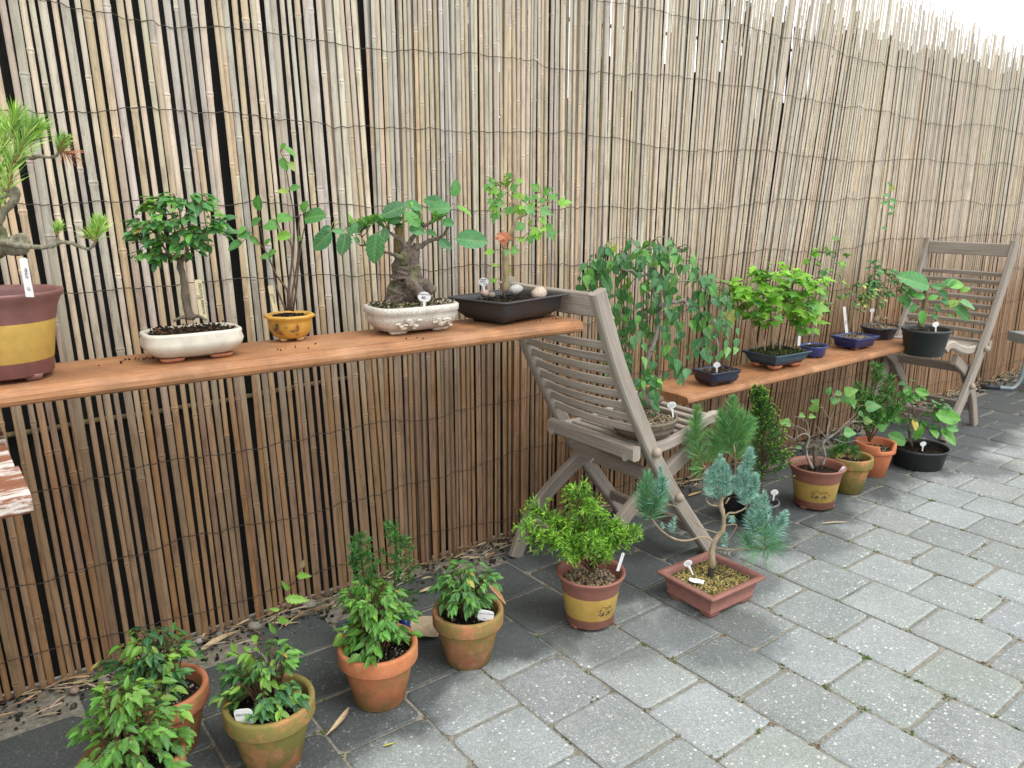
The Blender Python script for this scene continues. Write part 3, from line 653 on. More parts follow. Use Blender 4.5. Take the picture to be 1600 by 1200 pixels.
def crown(P, blobs, Ln, shape, pal, mode='flat', wr=.62, lpt=5, droop=.25, name='foliage', twr=.0011, twc=(.6, .5, .4), tip=None, petiole=.22, cj=.25):
    """blobs: (px, py, rx, ry, depth centre, depth radius [m], twigs)"""
    ml = MB(); sk = P.sk
    for (px, py, rx, ry, dc, dr, nt_) in blobs:
        C0 = P.W(px, py, dc); mw = MB()
        for _ in range(nt_):
            if nt_ < 10: mw = MB()
            while 1:
                u = rnd(1)
                if .2 < u.length < 1: break
            u = u.normalized()*(u.length**.5)
            T = P.W(px+u.x*rx, py-u.y*ry, dc+u.z*dr)
            an = min((p for p in sk), key=lambda p: (p-T).length_squared+.0004*R.random())
            mid = an.lerp(T, .5)+rnd(.12)*(T-an).length+V((0, 0, .08*(T-an).length)); q = smooth([an, mid, T], 4)
            mw.tube(q, lerpr([twr*1.3, twr*.5], len(q)), 4, twc)
            pl = pal if tip is None or u.y < .35 or R.random() < .4 else tip
            sprig(ml, mw, q, lpt, Ln, shape, pl, mode, C0, wr, .35, droop, .25, petiole, cj)
            if nt_ < 10: mw.build('twig', 'bark', P.root)
        if nt_ >= 10: mw.build('twig_spray', 'bark', P.root)
    ml.build(name, 'leaf', P.root)
def bleaves(P, lst, shape, pal, wr=.6, mats='leaf', pet=.2, name='foliage', droop=.2, anchors=True):
    """hand-placed leaves: (px,py base, dx,dy to the tip in px, depth, [flatness])"""
    ml = MB(); mw = MB()
    for it in lst:
        px, py, dx, dy, d = it[:5]; tilt = it[5] if len(it) > 5 else R.uniform(-.3, .3); c = it[6] if len(it) > 6 else R.choice(pal)
        a = P.W(px, py, d); b = P.W(px+dx, py+dy, d-.01); dr = b-a; L = dr.length
        nn = (-HV*.75+ZUP*.55+RT*tilt*1.6+rnd(.15)); ml.leaf(a, dr+HV*R.uniform(-.2, .2)*L, nn, L, L*wr, jc(c, .14), shape, droop*R.uniform(.3, 1.5), .22)
        if anchors and getattr(P, 'sk', None):
            an = min(P.sk, key=lambda p: (p-a).length_squared); mid = an.lerp(a, .6)+V((0, 0, .12*(a-an).length)); q = smooth([an, mid, a], 3); mw.tube(q, lerpr([.0013, .0007], len(q)), 4, (.7, .75, .35))
    ml.build(name, mats, P.root)
    if mw.v: mw.build('twigs', 'pale', P.root)
def shoot(mb, mw, q, n, Ln, w, pal, ang=50, r=.0016, tipk=.6, axc=(.8, .7, .35), t0=0.0):
    m = len(q)
    if mw: mw.tube(q, lerpr([r, r*.6], m), 5, axc)
    for i in range(n):
        t = t0+(1-t0)*R.random()**.92; x = t*(m-1); a = min(int(x), m-2); p = q[a].lerp(q[a+1], x-a); ax = (q[a+1]-q[a]).normalized()
        rd = ax.cross(rnd(1)).normalized(); an = rad(ang)*(1-.55*t*t)*R.uniform(.7, 1.25); d = ax*math.cos(an)+rd*math.sin(an)
        mb.needle(p, d.normalized(), Ln*R.uniform(.7, 1.1)*(1-(1-tipk)*t**3), w, jc(R.choice(pal), .25))
# ---------------------------------------------------------------- terracotta pots of seedlings
def terracotta(P, Rr, h, mat, notch=None, bottom=.60):
    b = Rr*bottom-Rr; k = h*.72
    prof = [(b, 0), (b+.003, .001), (b*.32, k-.004), (-.010, k), (-.0015, k+.0005), (0, k+.004), (.0005, h-.006), (-.001, h-.001), (-.005, h), (-.011, h-.002), (-.013, h-.008), (-.016, h*.75), (-.02, h*.6)]
    P.pot('oval', Rr, Rr, prof, mat, jc((1, 1, 1), .08), n=56, notch=notch)
YG = [(.11, .26, .04), (.15, .30, .045)]; MG = [(.055, .17, .045), (.07, .20, .05), (.045, .14, .04), (.09, .24, .05)]; DG = [(.03, .115, .045), (.038, .13, .05), (.026, .095, .04)]
def seedling_pot(rim, Rr, h, mat, label, fol, pal, tip, stems, hgt, spread, tagd=None, name='potted_seedlings', shoot_px=None, Ln=.030, cat='potted plant'):
    c = onz(rim[0], rim[1], h); c.z = 0; P = Plant(name, c, label, cat, 'terracotta pots of seedlings along the fence'); terracotta(P, Rr, h, mat)
    P.soil(-.017, h-.028, SOILP, 420, .0024, .002)
    ml = MB(); mw = MB(); s0 = c+V((0, 0, h-.025)); fc = P.W(fol[0], fol[1], -.0)
    for i in range(stems):
        a = R.random()*2*math.pi; e = math.sqrt(R.random()); b = s0+V((math.cos(a), math.sin(a), 0))*.02*R.random()
        zf = R.random(); kf = math.sqrt(max(.12, 1-((zf-.38)/.66)**2)); tgt = V((fc.x+math.cos(a)*e*spread*kf, fc.y+math.sin(a)*e*spread*kf, s0.z+.02+hgt*zf))
        mid = b.lerp(tgt, .5)+V((0, 0, .03*e+.005))+rnd(.008); q = smooth([b, mid, tgt, tgt+V((math.cos(a)*.01, math.sin(a)*.01, -.006))], 4)
        mw.tube(q, lerpr([.0016, .0007], len(q)), 4, (.8, .5, .35))
        hi = (tgt.z-s0.z)/hgt
        sprig(ml, mw, q, R.randint(6, 9), Ln, 'serrate', tip if R.random() < .10+.28*(hi > .75) else pal, 'flat', s0+V((0, 0, hgt*.35)), .58, .3, .28, .3, .12, .3)
    if shoot_px:
        P.sk = []; q = smooth(P.P(shoot_px), 4); mw.tube(q, lerpr([.0013, .0007], len(q)), 5, (.9, .5, .4))
    ml.build('foliage', 'leaf', P.root); mw.build('stems', 'bark', P.root)
    if tagd: P.tagp(*tagd[0], **tagd[1])
    return P
PB = seedling_pot((205, 1180), .088, .14, 'clay_c', 'terracotta pot of bright green seedlings cut off by the bottom edge, nearest the camera', (200, 1120), [(.08, .22, .035), (.06, .17, .035), (.10, .26, .04)], YG, 84, .14, .095, Ln=.026)
PA = seedling_pot((256, 1072), .084, .14, 'clay_a', 'terracotta pot of dark green seedlings, rearmost of the pair at the bottom left', (232, 1030), DG+MG[:1], YG, 76, .125, .082, Ln=.024)
PC = seedling_pot((420, 1090), .088, .14, 'clay_b', 'terracotta pot covered in green moss, its seedlings sending up one tall thin shoot', (412, 1045), MG+DG, YG, 70, .12, .078, Ln=.024,
    tagd=((386, 1132, 378, 1108, .036), dict(d=-.066, kind='round', text=[('ZELKOVA', -.05, .66, .0062, 0), ('5', .2, .22, .006, 0)])), shoot_px=[(428, 1030), (425, 1000, 0), (433, 960, 0), (452, 922, 0), (468, 892, 0), (474, 880, 0)])
bleaves(PC, [(433, 968, 22, -2, 0), (437, 952, -16, 4, -.005), (446, 935, 32, 6, 0, .3), (452, 922, -12, -12, 0), (464, 900, 20, -6, 0), (470, 888, 4, -10, 0, .2, (.3, .22, .15)), (431, 990, -10, -14, 0)], 'serrate', YG, .5, pet=0, name='shoot_leaves', anchors=False)
PD = seedling_pot((590, 1003), .0885, .14, 'clay_a', 'clean orange terracotta pot of lush bright green seedlings in front of the blue pot', (585, 950), [(.075, .22, .035), (.06, .18, .035), (.10, .27, .045)], YG+MG[3:], 86, .15, .082, Ln=.026)
PE = seedling_pot((731, 949), .086, .138, 'clay_c', 'terracotta pot with mossy rim and lime-streaked body, the seedling pot nearest the folding chair', (728, 905), MG, YG[:1]+MG, 70, .12, .074,
    tagd=((757, 970, 761, 954, .038), dict(d=-.052, kind='round', text=[('ZELKOVA SERRATA', 0, .7, .0042, 8), ('5', -.05, .25, .005, 0)])), Ln=.024)
# cut twig stubs in the nearest pot
PB.sk = []; PB.wood([([(190, 1120, .03), (186, 1092, .03), (183, 1076, .03)], [3, 2.6, 2.6]), ([(186, 1094, .03), (172, 1080, .03), (166, 1074, .02)], [2.2, 2, 2])], 'pale', 'cut_stub')
# ---------------------------------------------------------------- yew-like seedlings in the blue pot
c = onz(588, 978, .06); c.z = 0; P = Plant('potted_conifer', c, 'blue glazed pot with two dark green feathery conifer seedlings behind the middle terracotta pot', 'potted plant')
P.pot('poly8', .078, .078, [(-.022, .004), (-.012, .012), (-.004, .05), (.004, .054), (.006, .064), (-.002, .066), (-.010, .060), (-.012, .045)], 'blue', (.015, .04, .30), .2)
P.soil(-.013, .052, SOILD, 200)
mb = MB(); mw = MB(); YW = [(.035, .12, .03), (.05, .17, .035), (.07, .24, .045)]
for (bx, by, tx, ty, wpx) in ((570, 955, 558, 828, 44), (614, 955, 619, 806, 48)):
    q = smooth(P.P([(bx, by, 0), ((bx+tx)/2+2, (by+ty)/2, 0), (tx, ty, 0)]), 6); shoot(mb, mw, q, 90, .024, .0024, YW, 65)
    for i in range(26):
        t = .05+.85*i/26; x = t*(len(q)-1); a = int(x); p = q[a].lerp(q[a+1], x-a); an = R.random()*6.28; l = wpx/P.k*(1-t*.8)*R.uniform(.7, 1.1); d = V((math.cos(an), math.sin(an), .25)).normalized()
        shoot(mb, mw, smooth([p, p+d*l*.6, p+d*l+V((0, 0, .008))], 3), 34, .024, .0024, YW+([(.09, .28, .05)] if R.random() < .4 else []), 62, .001)
mb.build('foliage', 'needle', P.root); mw.build('stems', 'bark', P.root)
# ---------------------------------------------------------------- yellow banded drum pots
BR = (.26, .105, .075); YE = (.56, .36, .085)
def drum(P, Rr, h, yaw=0.0, scene=0, dull=1.0, br=BR):
    ye = tuple(v*dull for v in YE); br_ = tuple(v*dull for v in br)
    prof = [(-.32*Rr, .008), (-.30*Rr, .010), (-.285*Rr, h*.22), (-.278*Rr, h*.225), (-.175*Rr, h*.66), (-.172*Rr, h*.665), (-.13*Rr, h*.80), (-.07*Rr, h*.90), (-.01*Rr, h*.95), (0, h*.975), (-.005*Rr, h*.995), (-.04*Rr, h), (-.10*Rr, h*.985), (-.14*Rr, h*.93), (-.2*Rr, h*.75)]
    cols = [br_]*3+[ye]*2+[br_]*20; P.pot('oval', Rr, Rr, prof, 'glaze', br_, cols=cols[:len(prof)-1], n=56)
    P.feet([(math.cos(a)*Rr*.56, math.sin(a)*Rr*.56) for a in (yaw, yaw+2.09, yaw+4.19)], Rr*.16, .012, 'glaze', tuple(v*.9 for v in br_))
    if scene:
        mb = MB()
        def S(u, v):            # u: metres round from the camera-facing side (to the right), v 0..1 within the band
            z = h*(.24+.40*v); t = (z/h-.225)/.435; rr = Rr*(1-.278+.103*t)+.0005; a = math.atan2(-HV.y, -HV.x)+scene[0]+u/Rr; return P.c+V((math.cos(a)*rr, math.sin(a)*rr, z))
        def stroke(pts, w):
            for (u0, v0), (u1, v1) in zip(pts, pts[1:]):
                q = [mb.add(S(u0, v0-w)), mb.add(S(u1, v1-w*.8)), mb.add(S(u1, v1+w*.8)), mb.add(S(u0, v0+w))]; mb.face(tuple(q), (1, 1, 1))
        k = scene[1]
        stroke([(-.036*k, .42), (-.034*k, .60), (-.033*k, .66)], .03); stroke([(-.03*k, .40), (-.028*k, .52), (-.024*k, .58), (-.022*k, .5), (-.026*k, .38)], .035)
        stroke([(-.034*k, .34), (-.024*k, .27), (-.012*k, .27), (-.006*k, .31)], .025); stroke([(-.018*k, .33), (-.010*k, .36), (-.006*k, .33)], .04); stroke([(-.012*k, .36), (-.011*k, .44)], .02)
        stroke([(-.022*k, .66), (-.012*k, .70), (-.006*k, .64), (.004*k, .62), (.012*k, .66), (.024*k, .67)], .014); stroke([(-.004*k, .56), (.01*k, .55), (.018*k, .60), (.026*k, .58)], .016)
        stroke([(.004*k, .28), (.010*k, .36), (.013*k, .42), (.017*k, .33), (.022*k, .30)], .03); stroke([(.001*k, .22), (.012*k, .26), (.022*k, .24)], .018); stroke([(.012*k, .34), (.02*k, .38)], .03)
        stroke([(.028*k, .40), (.033*k, .46), (.037*k, .42)], .014); stroke([(-.014*k, .14), (-.012*k, .17)], .02); stroke([(.006*k, .10), (.009*k, .12)], .02)
        for _ in range(26): u, v = R.uniform(-.035, .036)*k, R.uniform(.2, .6); stroke([(u, v), (u+R.uniform(.001, .004), v+R.uniform(-.03, .03))], .012)
        mb.build('painted_scene', 'ink', P.potob)
# cypress
c = onz(923, 892, .145); c.z = 0; P = Plant('potted_cypress', c, 'yellow and brown banded pot holding a bushy lime green feathery conifer', 'potted plant'); drum(P, .092, .148, 5.3, (.52, .85))
P.soil(-.016, .118, GRITM+[(.3, .2, .1)], 420, .0032, .004)
CY = [(.14, .34, .03), (.20, .43, .04), (.09, .24, .03), (.27, .50, .05)]
def frond(mb, mw, p0, p1, wid, pal, nb=12, nl=.012, w=.0022, bend=.02):
    q = smooth([p0, p0.lerp(p1, .5)+V((0, 0, bend)), p1], 5); m = len(q); mw.tube(q, lerpr([.0012, .0005], m), 4, (.7, .55, .3))
    pl = (p1-p0).cross(rnd(1)+ZUP).normalized()
    for i in range(nb):
        t = .12+.88*i/nb; x = t*(m-1); a = min(int(x), m-2); p = q[a].lerp(q[a+1], x-a); ax = (q[a+1]-q[a]).normalized(); s = 1 if i % 2 else -1
        l = wid*(1-t*.75)*R.uniform(.7, 1.2)+.006; d = (ax*.7+pl*s*.7+rnd(.25)).normalized(); c = jc(R.choice(pal), .25); n2 = max(3, int(l/.0045))
        mb.needle(p, d, l, w, c)
        for j in range(n2):
            pp = p+d*(l*(j+.3)/n2); d2 = (d*.75+pl.cross(ax)*R.uniform(-.5, .5)+ax*.35*(1 if j % 2 else -.6)+rnd(.3)).normalized(); mb.needle(pp, d2, nl*R.uniform(.6, 1.1), w, jc(c, .2))
def feathery(P, base, targets, nper, pal, wid=.03, nb=12, spread=.5, nl=.012, w=.0022, name='foliage'):
    mb = MB(); mw = MB(); b = P.W(*base)
    for tx, ty, td, n in targets:
        T = P.W(tx, ty, td); q = smooth([b, b.lerp(T, .5)+V((0, 0, .015)), T], 6); mw.tube(q, lerpr([.0035, .001], len(q)), 5, (.8, .5, .35))
        for i in range(n):
            t = .3+.7*(i+.5)/n; x = t*(len(q)-1); a = min(int(x), len(q)-2); p = q[a].lerp(q[a+1], x-a); ax = (q[a+1]-q[a]).normalized()
            d = (ax*.9+rnd(1).normalized()*.9).normalized(); l = (T-b).length*spread*(1.15-t*.6)*R.uniform(.5, 1); frond(mb, mw, p, p+d*l, wid, pal, nb, nl, w)
    mb.build(name, 'needle', P.root); mw.build('stems', 'bark', P.root)
feathery(P, (925, 893, 0), [(838, 800, .02, 31), (822, 835, -.03, 25), (902, 775, .0, 25), (900, 770, .03, 11), (870, 850, -.05, 28), (965, 830, .0, 28), (990, 838, -.02, 22), (930, 850, -.06, 31), (905, 835, .05, 25), (950, 870, -.045, 14), (870, 822, .05, 20), (940, 812, .03, 14), (890, 872, -.06, 14)], 0, CY, .020, 13, .42, .011, .0022)
P.tagp(965, 892, 974, 864, .008, d=-.03, kind='stick', text=[('V', 0, .85, .004, 0)])
# juniper-like pot at the back right (T2) and neighbours
c = onz(1277, 727, .155); c.z = 0; P = Plant('potted_tree', c, 'yellow and brown banded pot with a gnarled twiggy tree bearing few heart-shaped leaves', 'bonsai'); drum(P, .100, .160, 1.0, (-.12, 1.25), .82, (.30, .12, .08))
P.soil(-.018, .128, SOILD+[(.12, .05, .04)], 420, .003, .004)
X = lambda x, y, d=0.0: (1160+x/3.636, 540+y/3.636, d)
P.wood([([X(400, 700, -.01), X(370, 640, -.01), X(362, 580), X(380, 520), X(350, 500), X(310, 520), X(290, 540)], [6, 5, 4.5, 4, 3, 2, 1.4]),
        ([X(455, 680, .0), X(470, 620), X(455, 560), X(490, 525), X(540, 490), X(590, 440), X(640, 430), X(700, 432)], [6, 5, 5.5, 4.5, 3.5, 2.6, 2, 1.2]),
        ([X(480, 530), X(485, 470), X(500, 420), X(522, 360), X(520, 300), X(512, 262)], [4, 3, 2.4, 1.9, 1.4, .8]),
        ([X(380, 510), X(372, 460), X(362, 430), X(330, 410), X(290, 400)], [2.4, 1.9, 1.5, 1.1, .7]),
        ([X(590, 440), X(640, 390), X(665, 340)], [1.9, 1.3, .7]), ([X(500, 420), X(470, 380), X(455, 350)], [1.5, 1.1, .7]), ([X(545, 490), X(600, 450), X(660, 400)], [1.6, 1.2, .8]),
        ([X(380, 500), X(340, 470), X(290, 450), X(265, 425)], [1.8, 1.4, 1, .7]), ([X(300, 535), X(240, 500), X(200, 470), X(170, 455)], [1.6, 1.2, .9, .6]), ([X(330, 670), X(280, 640), X(210, 620)], [1.3, 1.1, .8]),
        ([X(480, 530), X(440, 480), X(410, 450)], [1.6, 1.2, .7]), ([X(520, 530), X(580, 550), X(640, 540), X(700, 550)], [1.6, 1.3, 1, .6]), ([X(318, 520), X(300, 470), X(270, 450)], [1.4, 1, .6])], 'greybark', n=6, jit=.2)
P.wood([([X(415, 690, .012), X(415, 620, .012), X(412, 565, .012)], [10, 8.5, 7.5])], 'bark', 'stump', 9)
bleaves(P, [X(270, 440)[:2]+(-14, -1, 0), X(325, 392)[:2]+(10, 3, .01), X(380, 400)[:2]+(10, 2, -.01), X(400, 372)[:2]+(5, -14, 0), X(505, 318)[:2]+(14, -6, 0), X(585, 270)[:2]+(20, -7, .01), X(600, 330)[:2]+(12, -14, -.01), X(705, 350)[:2]+(24, -3, 0),
            X(690, 425)[:2]+(16, 2, .01), X(580, 490)[:2]+(20, 4, -.03), X(775, 475)[:2]+(13, -9, 0), X(310, 575)[:2]+(8, 3, -.03), X(185, 510)[:2]+(0, -14, 0), X(480, 270)[:2]+(8, -8, 0), X(640, 340)[:2]+(-8, -10, 0), X(430, 330)[:2]+(-10, -4, .02), X(530, 270)[:2]+(12, 2, .02), X(660, 380)[:2]+(10, 6, .02), X(600, 300)[:2]+(-12, 4, .02)],
        'heart', [(.07, .20, .07), (.09, .24, .08), (.12, .28, .06)], .85)
P.tagp(1312, 738, 1319, 729, .012, d=-.05, kind='stick')
c = onz(1330, 712, .14); c.z = 0; P = Plant('potted_conifer', c, 'terracotta pot with green-stained body and chalky rim holding low wispy conifer sprigs', 'potted plant', 'terracotta pots at the far end'); terracotta(P, .080, .142, 'clay_b'); P.soil(-.016, .112, SOILP, 320)
feathery(P, (1325, 712, 0), [(1300, 712, -.02, 10), (1312, 705, -.02, 10), (1338, 712, -.03, 8), (1318, 690, 0, 6)], 0, [(.06, .17, .035), (.08, .22, .04)], .016, 10, .6, .012, .002)
c = onz(1368, 690, .14); c.z = 0; P = Plant('potted_conifer', c, 'plain orange terracotta pot with a broken rim notch and a tall feathery conifer', 'potted plant', 'terracotta pots at the far end'); terracotta(P, .079, .142, 'clay_d', (math.atan2(-HV.y, -HV.x)+.25, .42, .026)); P.soil(-.016, .108, SOILP+[(.3, .28, .15)], 320)
feathery(P, (1358, 690, .02), [(1370, 575, 0, 18), (1345, 610, 0, 14), (1395, 600, 0, 14), (1340, 640, .02, 12), (1400, 640, 0, 14), (1375, 650, -.03, 14), (1330, 625, .03, 8), (1415, 625, .03, 8), (1362, 625, 0, 14), (1385, 615, .02, 10)], 0, [(.07, .22, .04), (.10, .27, .045), (.05, .16, .035)], .024, 11, .32, .014, .0024)
c = onz(1437, 697, .085); c.z = 0; P = Plant('potted_tree', c, 'wide black plastic bowl with a leafy small tree in front of the far chair', 'bonsai')
P.pot('oval', .115, .115, [(-.025, 0), (-.022, .002), (-.006, .075), (-.001, .078), (0, .086), (-.004, .0875), (-.008, .084), (-.012, .06)], 'plastic', (.022, .024, .026)); P.soil(-.013, .066, SOILD, 500, .0032, .022)
P.wood([([(1425, 700, 0), (1420, 670, 0), (1428, 645, 0), (1420, 620, 0)], [6, 5, 3.5, 2]), ([(1425, 660, 0), (1450, 640, 0), (1470, 650, -.02)], [3, 2, 1]), ([(1422, 655, 0), (1400, 640, 0), (1385, 640, 0)], [3, 2, 1]), ([(1426, 690, -.02), (1450, 672, -.03), (1480, 680, -.04)], [3, 1.6, 1])], 'bark')
crown(P, [(1428, 640, 50, 32, 0, .09, 20), (1425, 605, 24, 18, 0, .05, 7), (1466, 655, 24, 26, -.02, .06, 9), (1410, 665, 26, 20, -.05, .04, 6)], .042, 'big', [(.05, .17, .04), (.035, .13, .035), (.07, .22, .05), (.09, .27, .06)], 'flat', .8, 3, .25)
bleaves(P, [(1462, 648, 42, 10, -.05), (1470, 672, 30, 24, -.06), (1440, 665, -10, 22, -.06), (1478, 668, 22, 4, -.06), (1430, 610, 22, 6, 0), (1415, 690, -30, -8, -.06)], 'big', [(.10, .30, .05), (.07, .22, .05)], .6, name='outer_leaves')
P.tagp(1441, 706, 1443, 690, .026, d=-.06, kind='lolly')
# ---------------------------------------------------------------- spruce + green pine behind the tray
c = onz(1190, 782, .10); c.z = 0; P = Plant('potted_spruce', c, 'grey plastic pot with a dense bright-tipped dwarf conifer behind the blue-needled pine', 'potted plant')
P.pot('oval', .058, .058, [(-.016, 0), (-.013, .002), (-.003, .092), (.002, .094), (.002, .100), (-.003, .101), (-.005, .09)], 'plastic', (.10, .11, .12)); P.soil(-.006, .086, SOILD+[(.12, .07, .04)], 200)
mb = MB(); mw = MB(); q = smooth(P.P([(1188, 782, 0), (1192, 720, 0), (1190, 660, 0), (1181, 607, 0)]), 8); mw.tube(q, lerpr([.006, .0015], len(q)), 6, (.7, .4, .3))
SP = [(.04, .14, .03), (.05, .18, .035), (.07, .22, .04)]
for i in range(300):
    t = R.uniform(.12, 1)**.85; x = t*(len(q)-1); a = min(int(x), len(q)-2); p = q[a].lerp(q[a+1], x-a); an = R.random()*6.28; l = (.112*(1-t)**.75+.012)*R.uniform(.6, 1.1)*(.75 if math.cos(an)*RT.x+math.sin(an)*RT.y < -.2 else 1.0)
    d = V((math.cos(an), math.sin(an), R.uniform(.15, .7))).normalized(); T = p+d*l+V((0, 0, .01)); shoot(mb, mw, smooth([p, p.lerp(T, .6)-V((0, 0, .004)), T], 3), 46, .0105, .0018, SP, 55, .0010, .6, (.5, .3, .2), .25)
    for _ in range(5): mb.needle(T+rnd(.0015), (d+rnd(.6)).normalized(), .008, .0022, jc((.26, .42, .05), .2))
shoot(mb, None, q[-14:], 150, .010, .0018, SP, 50)
mb.build('foliage', 'needle', P.root); mw.build('stems', 'bark', P.root)
P.tagp(1208, 782, 1211, 765, .026, d=-.02, kind='lolly', text=[('JUNI', 0, .8, .004, 0), ('PERUS', 0, .62, .004, 0)])
mb = MB(); n_ = 6; a0 = math.atan2(-HV.y, -HV.x)-.1; pr = []
for i in range(n_+1): a = a0-.32+.64*i/n_; pr.append((mb.add(c+V((math.cos(a)*.0538, math.sin(a)*.0538, .050))), mb.add(c+V((math.cos(a)*.0562, math.sin(a)*.0562, .072)))))
for i in range(n_): mb.face((pr[i][0], pr[i+1][0], pr[i+1][1], pr[i][1]), (1, 1, 1))
mb.build('sticker', 'tag', P.potob)
c = onz(1150, 806, 0); c.z = 0; P = Plant('potted_pine', c, 'green long-needled young pine with yellowish candles in front of the nearer chair seat', 'potted plant')
P.pot('oval', .055, .055, [(-.014, 0), (-.012, .002), (-.002, .085), (.001, .092), (-.003, .093), (-.005, .08)], 'plastic', (.02, .02, .022)); P.soil(-.006, .078, SOILD, 160)
X = lambda x, y, d=-.36: (960+x/4.287, 580+y/4.287, d)
P.wood([([(1150, 775, 0), (1146, 755, -.03), (1128, 744, -.18), (1102, 734, -.33)], [6, 5, 4, 3]), ([X(610, 650), X(580, 600), X(550, 520)], [3, 2.5, 2]), ([(1146, 755, -.03), X(810, 600), X(800, 470)], [4, 3, 2]), ([X(810, 600), X(760, 540), X(730, 480)], [3, 2.2, 1.6]), ([X(805, 560), X(835, 470)], [2.4, 2])], 'pale')
PN = [(.14, .36, .13), (.20, .45, .16), (.10, .27, .10), (.26, .48, .12)]; mb = MB(); mw = MB()
for pts, n, L in (([X(585, 640), X(550, 500), X(548, 380), X(556, 250)], 300, .050), ([X(800, 480), X(795, 330), X(795, 190)], 260, .045), ([X(810, 490), X(850, 430), X(915, 335)], 240, .048), ([X(740, 500), X(735, 390), X(715, 280)], 220, .045), ([X(800, 560), X(770, 520), X(790, 470)], 120, .05), ([X(630, 620), X(660, 540), X(680, 470)], 120, .045), ([X(810, 600), X(830, 540), X(860, 500)], 120, .04), ([X(600, 650), X(570, 660), X(560, 640)], 60, .04), ([X(830, 420), X(860, 350), X(850, 280)], 120, .04), ([X(700, 560), X(690, 480), X(640, 420)], 110, .045)):
    shoot(mb, mw, smooth(P.P(pts), 5), int(n*2.2), L*1.35, .0014, PN, 46, .0032, .35, (1.0, .95, .45))
mb.build('foliage', 'needle', P.root); mw.build('candles', 'pale', P.root)
# ---------------------------------------------------------------- blue pine in square tray
c = onz(1111, 897, .075); c.z = 0; P = Plant('bonsai_pine', c, 'blue-needled pine with bare wavy branches in a square pinkish clay tray on the paving', 'bonsai')
BRN = (.27, .125, .10); yw = rad(-2)
P.pot('rect', .104, .092, [(-.018, .010), (-.014, .012), (-.012, .020), (-.015, .022), (-.006, .060), (.006, .066), (.010, .070), (.010, .0755), (.008, .077), (-.006, .077), (-.008, .074), (-.012, .055)], 'unglazed', BRN, yw, cr=.003)
P.feet([(.066*a, .056*b) for a in (-1, 1) for b in (-1, 1)], .024, .012, 'unglazed', (.25, .10, .08), yw, (1.1, 1))
P.soil(-.012, .062, GRIT, 1500, .0028, .004)
X = lambda x, y, d=0.0: (760+x/3.2, 640+y/3.2, d)
P.wood([([X(1128, 790), X(1130, 700), X(1150, 640), X(1182, 600), X(1186, 540), X(1172, 470), X(1180, 435)], [8.5, 8, 7.5, 7, 6.5, 6.5, 5.5]), ([X(1185, 560), X(1210, 520), X(1250, 515), X(1300, 485), X(1300, 440)], [3.5, 3, 2.6, 2.2, 1.5]),
        ([X(1165, 480), X(1130, 478), X(1105, 462), X(1100, 440)], [3, 2.5, 2.2, 1.8]), ([X(1180, 440), X(1215, 415), X(1200, 375)], [3.5, 2.5, 2]), ([X(1140, 660), X(1085, 636), X(1000, 655), X(930, 642), X(870, 600), X(835, 555), X(810, 530, -.01)], [3.5, 3, 2.6, 2.6, 2.2, 2, 2]),
        ([X(1160, 618), X(1080, 592), X(1020, 540), X(960, 490), X(900, 470)], [2, 1.7, 1.4, 1.1, .8]), ([X(1150, 690), X(1220, 700), X(1300, 700), X(1380, 680)], [2.2, 2, 1.8, 1.5]), ([X(1190, 580), X(1250, 575), X(1230, 620), X(1200, 660)], [1.8, 1.5, 1.2, 1]), ([X(1195, 470), X(1215, 440)], [2.4, 2.4])], 'pale', n=8, jit=.13)
P.wood([([X(1122, 855), X(1124, 820), X(1128, 780)], [10, 9.5, 9])], 'bark', 'dark_root_collar', 9, .15, (.25, .25, .25))
BLN = [(.26, .50, .40), (.34, .58, .48), (.16, .38, .28), (.44, .64, .54)]; GN = [(.13, .36, .15), (.18, .44, .20), (.10, .28, .14)]; mb = MB(); mw = MB()
def brush(pts, n, L, pal=BLN, ang=58, w=.0013, r=.0016): shoot(mb, mw, smooth(P.P(pts), 5), int(n*1.1), L*(1.45 if L < .021 else 1.75), w*1.05, pal, ang, r, .5, (.8, .8, .5))
for dx in (-44, -22, 0, 20, 40): brush([X(1160+dx, 455-abs(dx)*.5, R.uniform(-.03, .03)), X(1160+dx*1.1, 340), X(1170+dx*.7, 235+abs(dx)*1.2)], 430, .018)
for (a, b, e, f) in ((1290, 480, 1260, 330), (1310, 470, 1320, 340), (1280, 440, 1300, 300), (1320, 400, 1345, 330), (1300, 300, 1322, 200), (1290, 320, 1310, 215), (1255, 430, 1250, 340), (1335, 440, 1340, 330), (1270, 400, 1275, 290)): brush([X(a, b, R.uniform(-.03, .03)), X((a+e)/2+6, (b+f)/2), X(e, f)], 320, .018)
brush([X(1400, 560), X(1395, 500), X(1390, 420)], 330, .020); brush([X(1470, 590), X(1485, 530)], 170, .018); brush([X(1470, 560), X(1500, 515)], 100, .016); brush([X(880, 410), X(878, 340), X(870, 290)], 200, .015)
brush([X(930, 620), X(930, 590), X(940, 545)], 150, .014); brush([X(1205, 690), X(1190, 650), X(1190, 620)], 150, .013); brush([X(875, 600), X(880, 575)], 60, .009); brush([X(1240, 530), X(1225, 555)], 60, .014)
brush([X(810, 530), X(800, 440), X(805, 330)], 300, .032, GN, 50, .0013, .0028); brush([X(860, 470), X(880, 400), X(885, 350)], 240, .022, BLN+GN, 50); brush([X(815, 560), X(830, 500), X(870, 440)], 190, .036, GN); brush([X(815, 540), X(785, 470), X(780, 390)], 200, .030, GN); brush([X(840, 520), X(850, 430), X(850, 370)], 200, .026, BLN+GN)
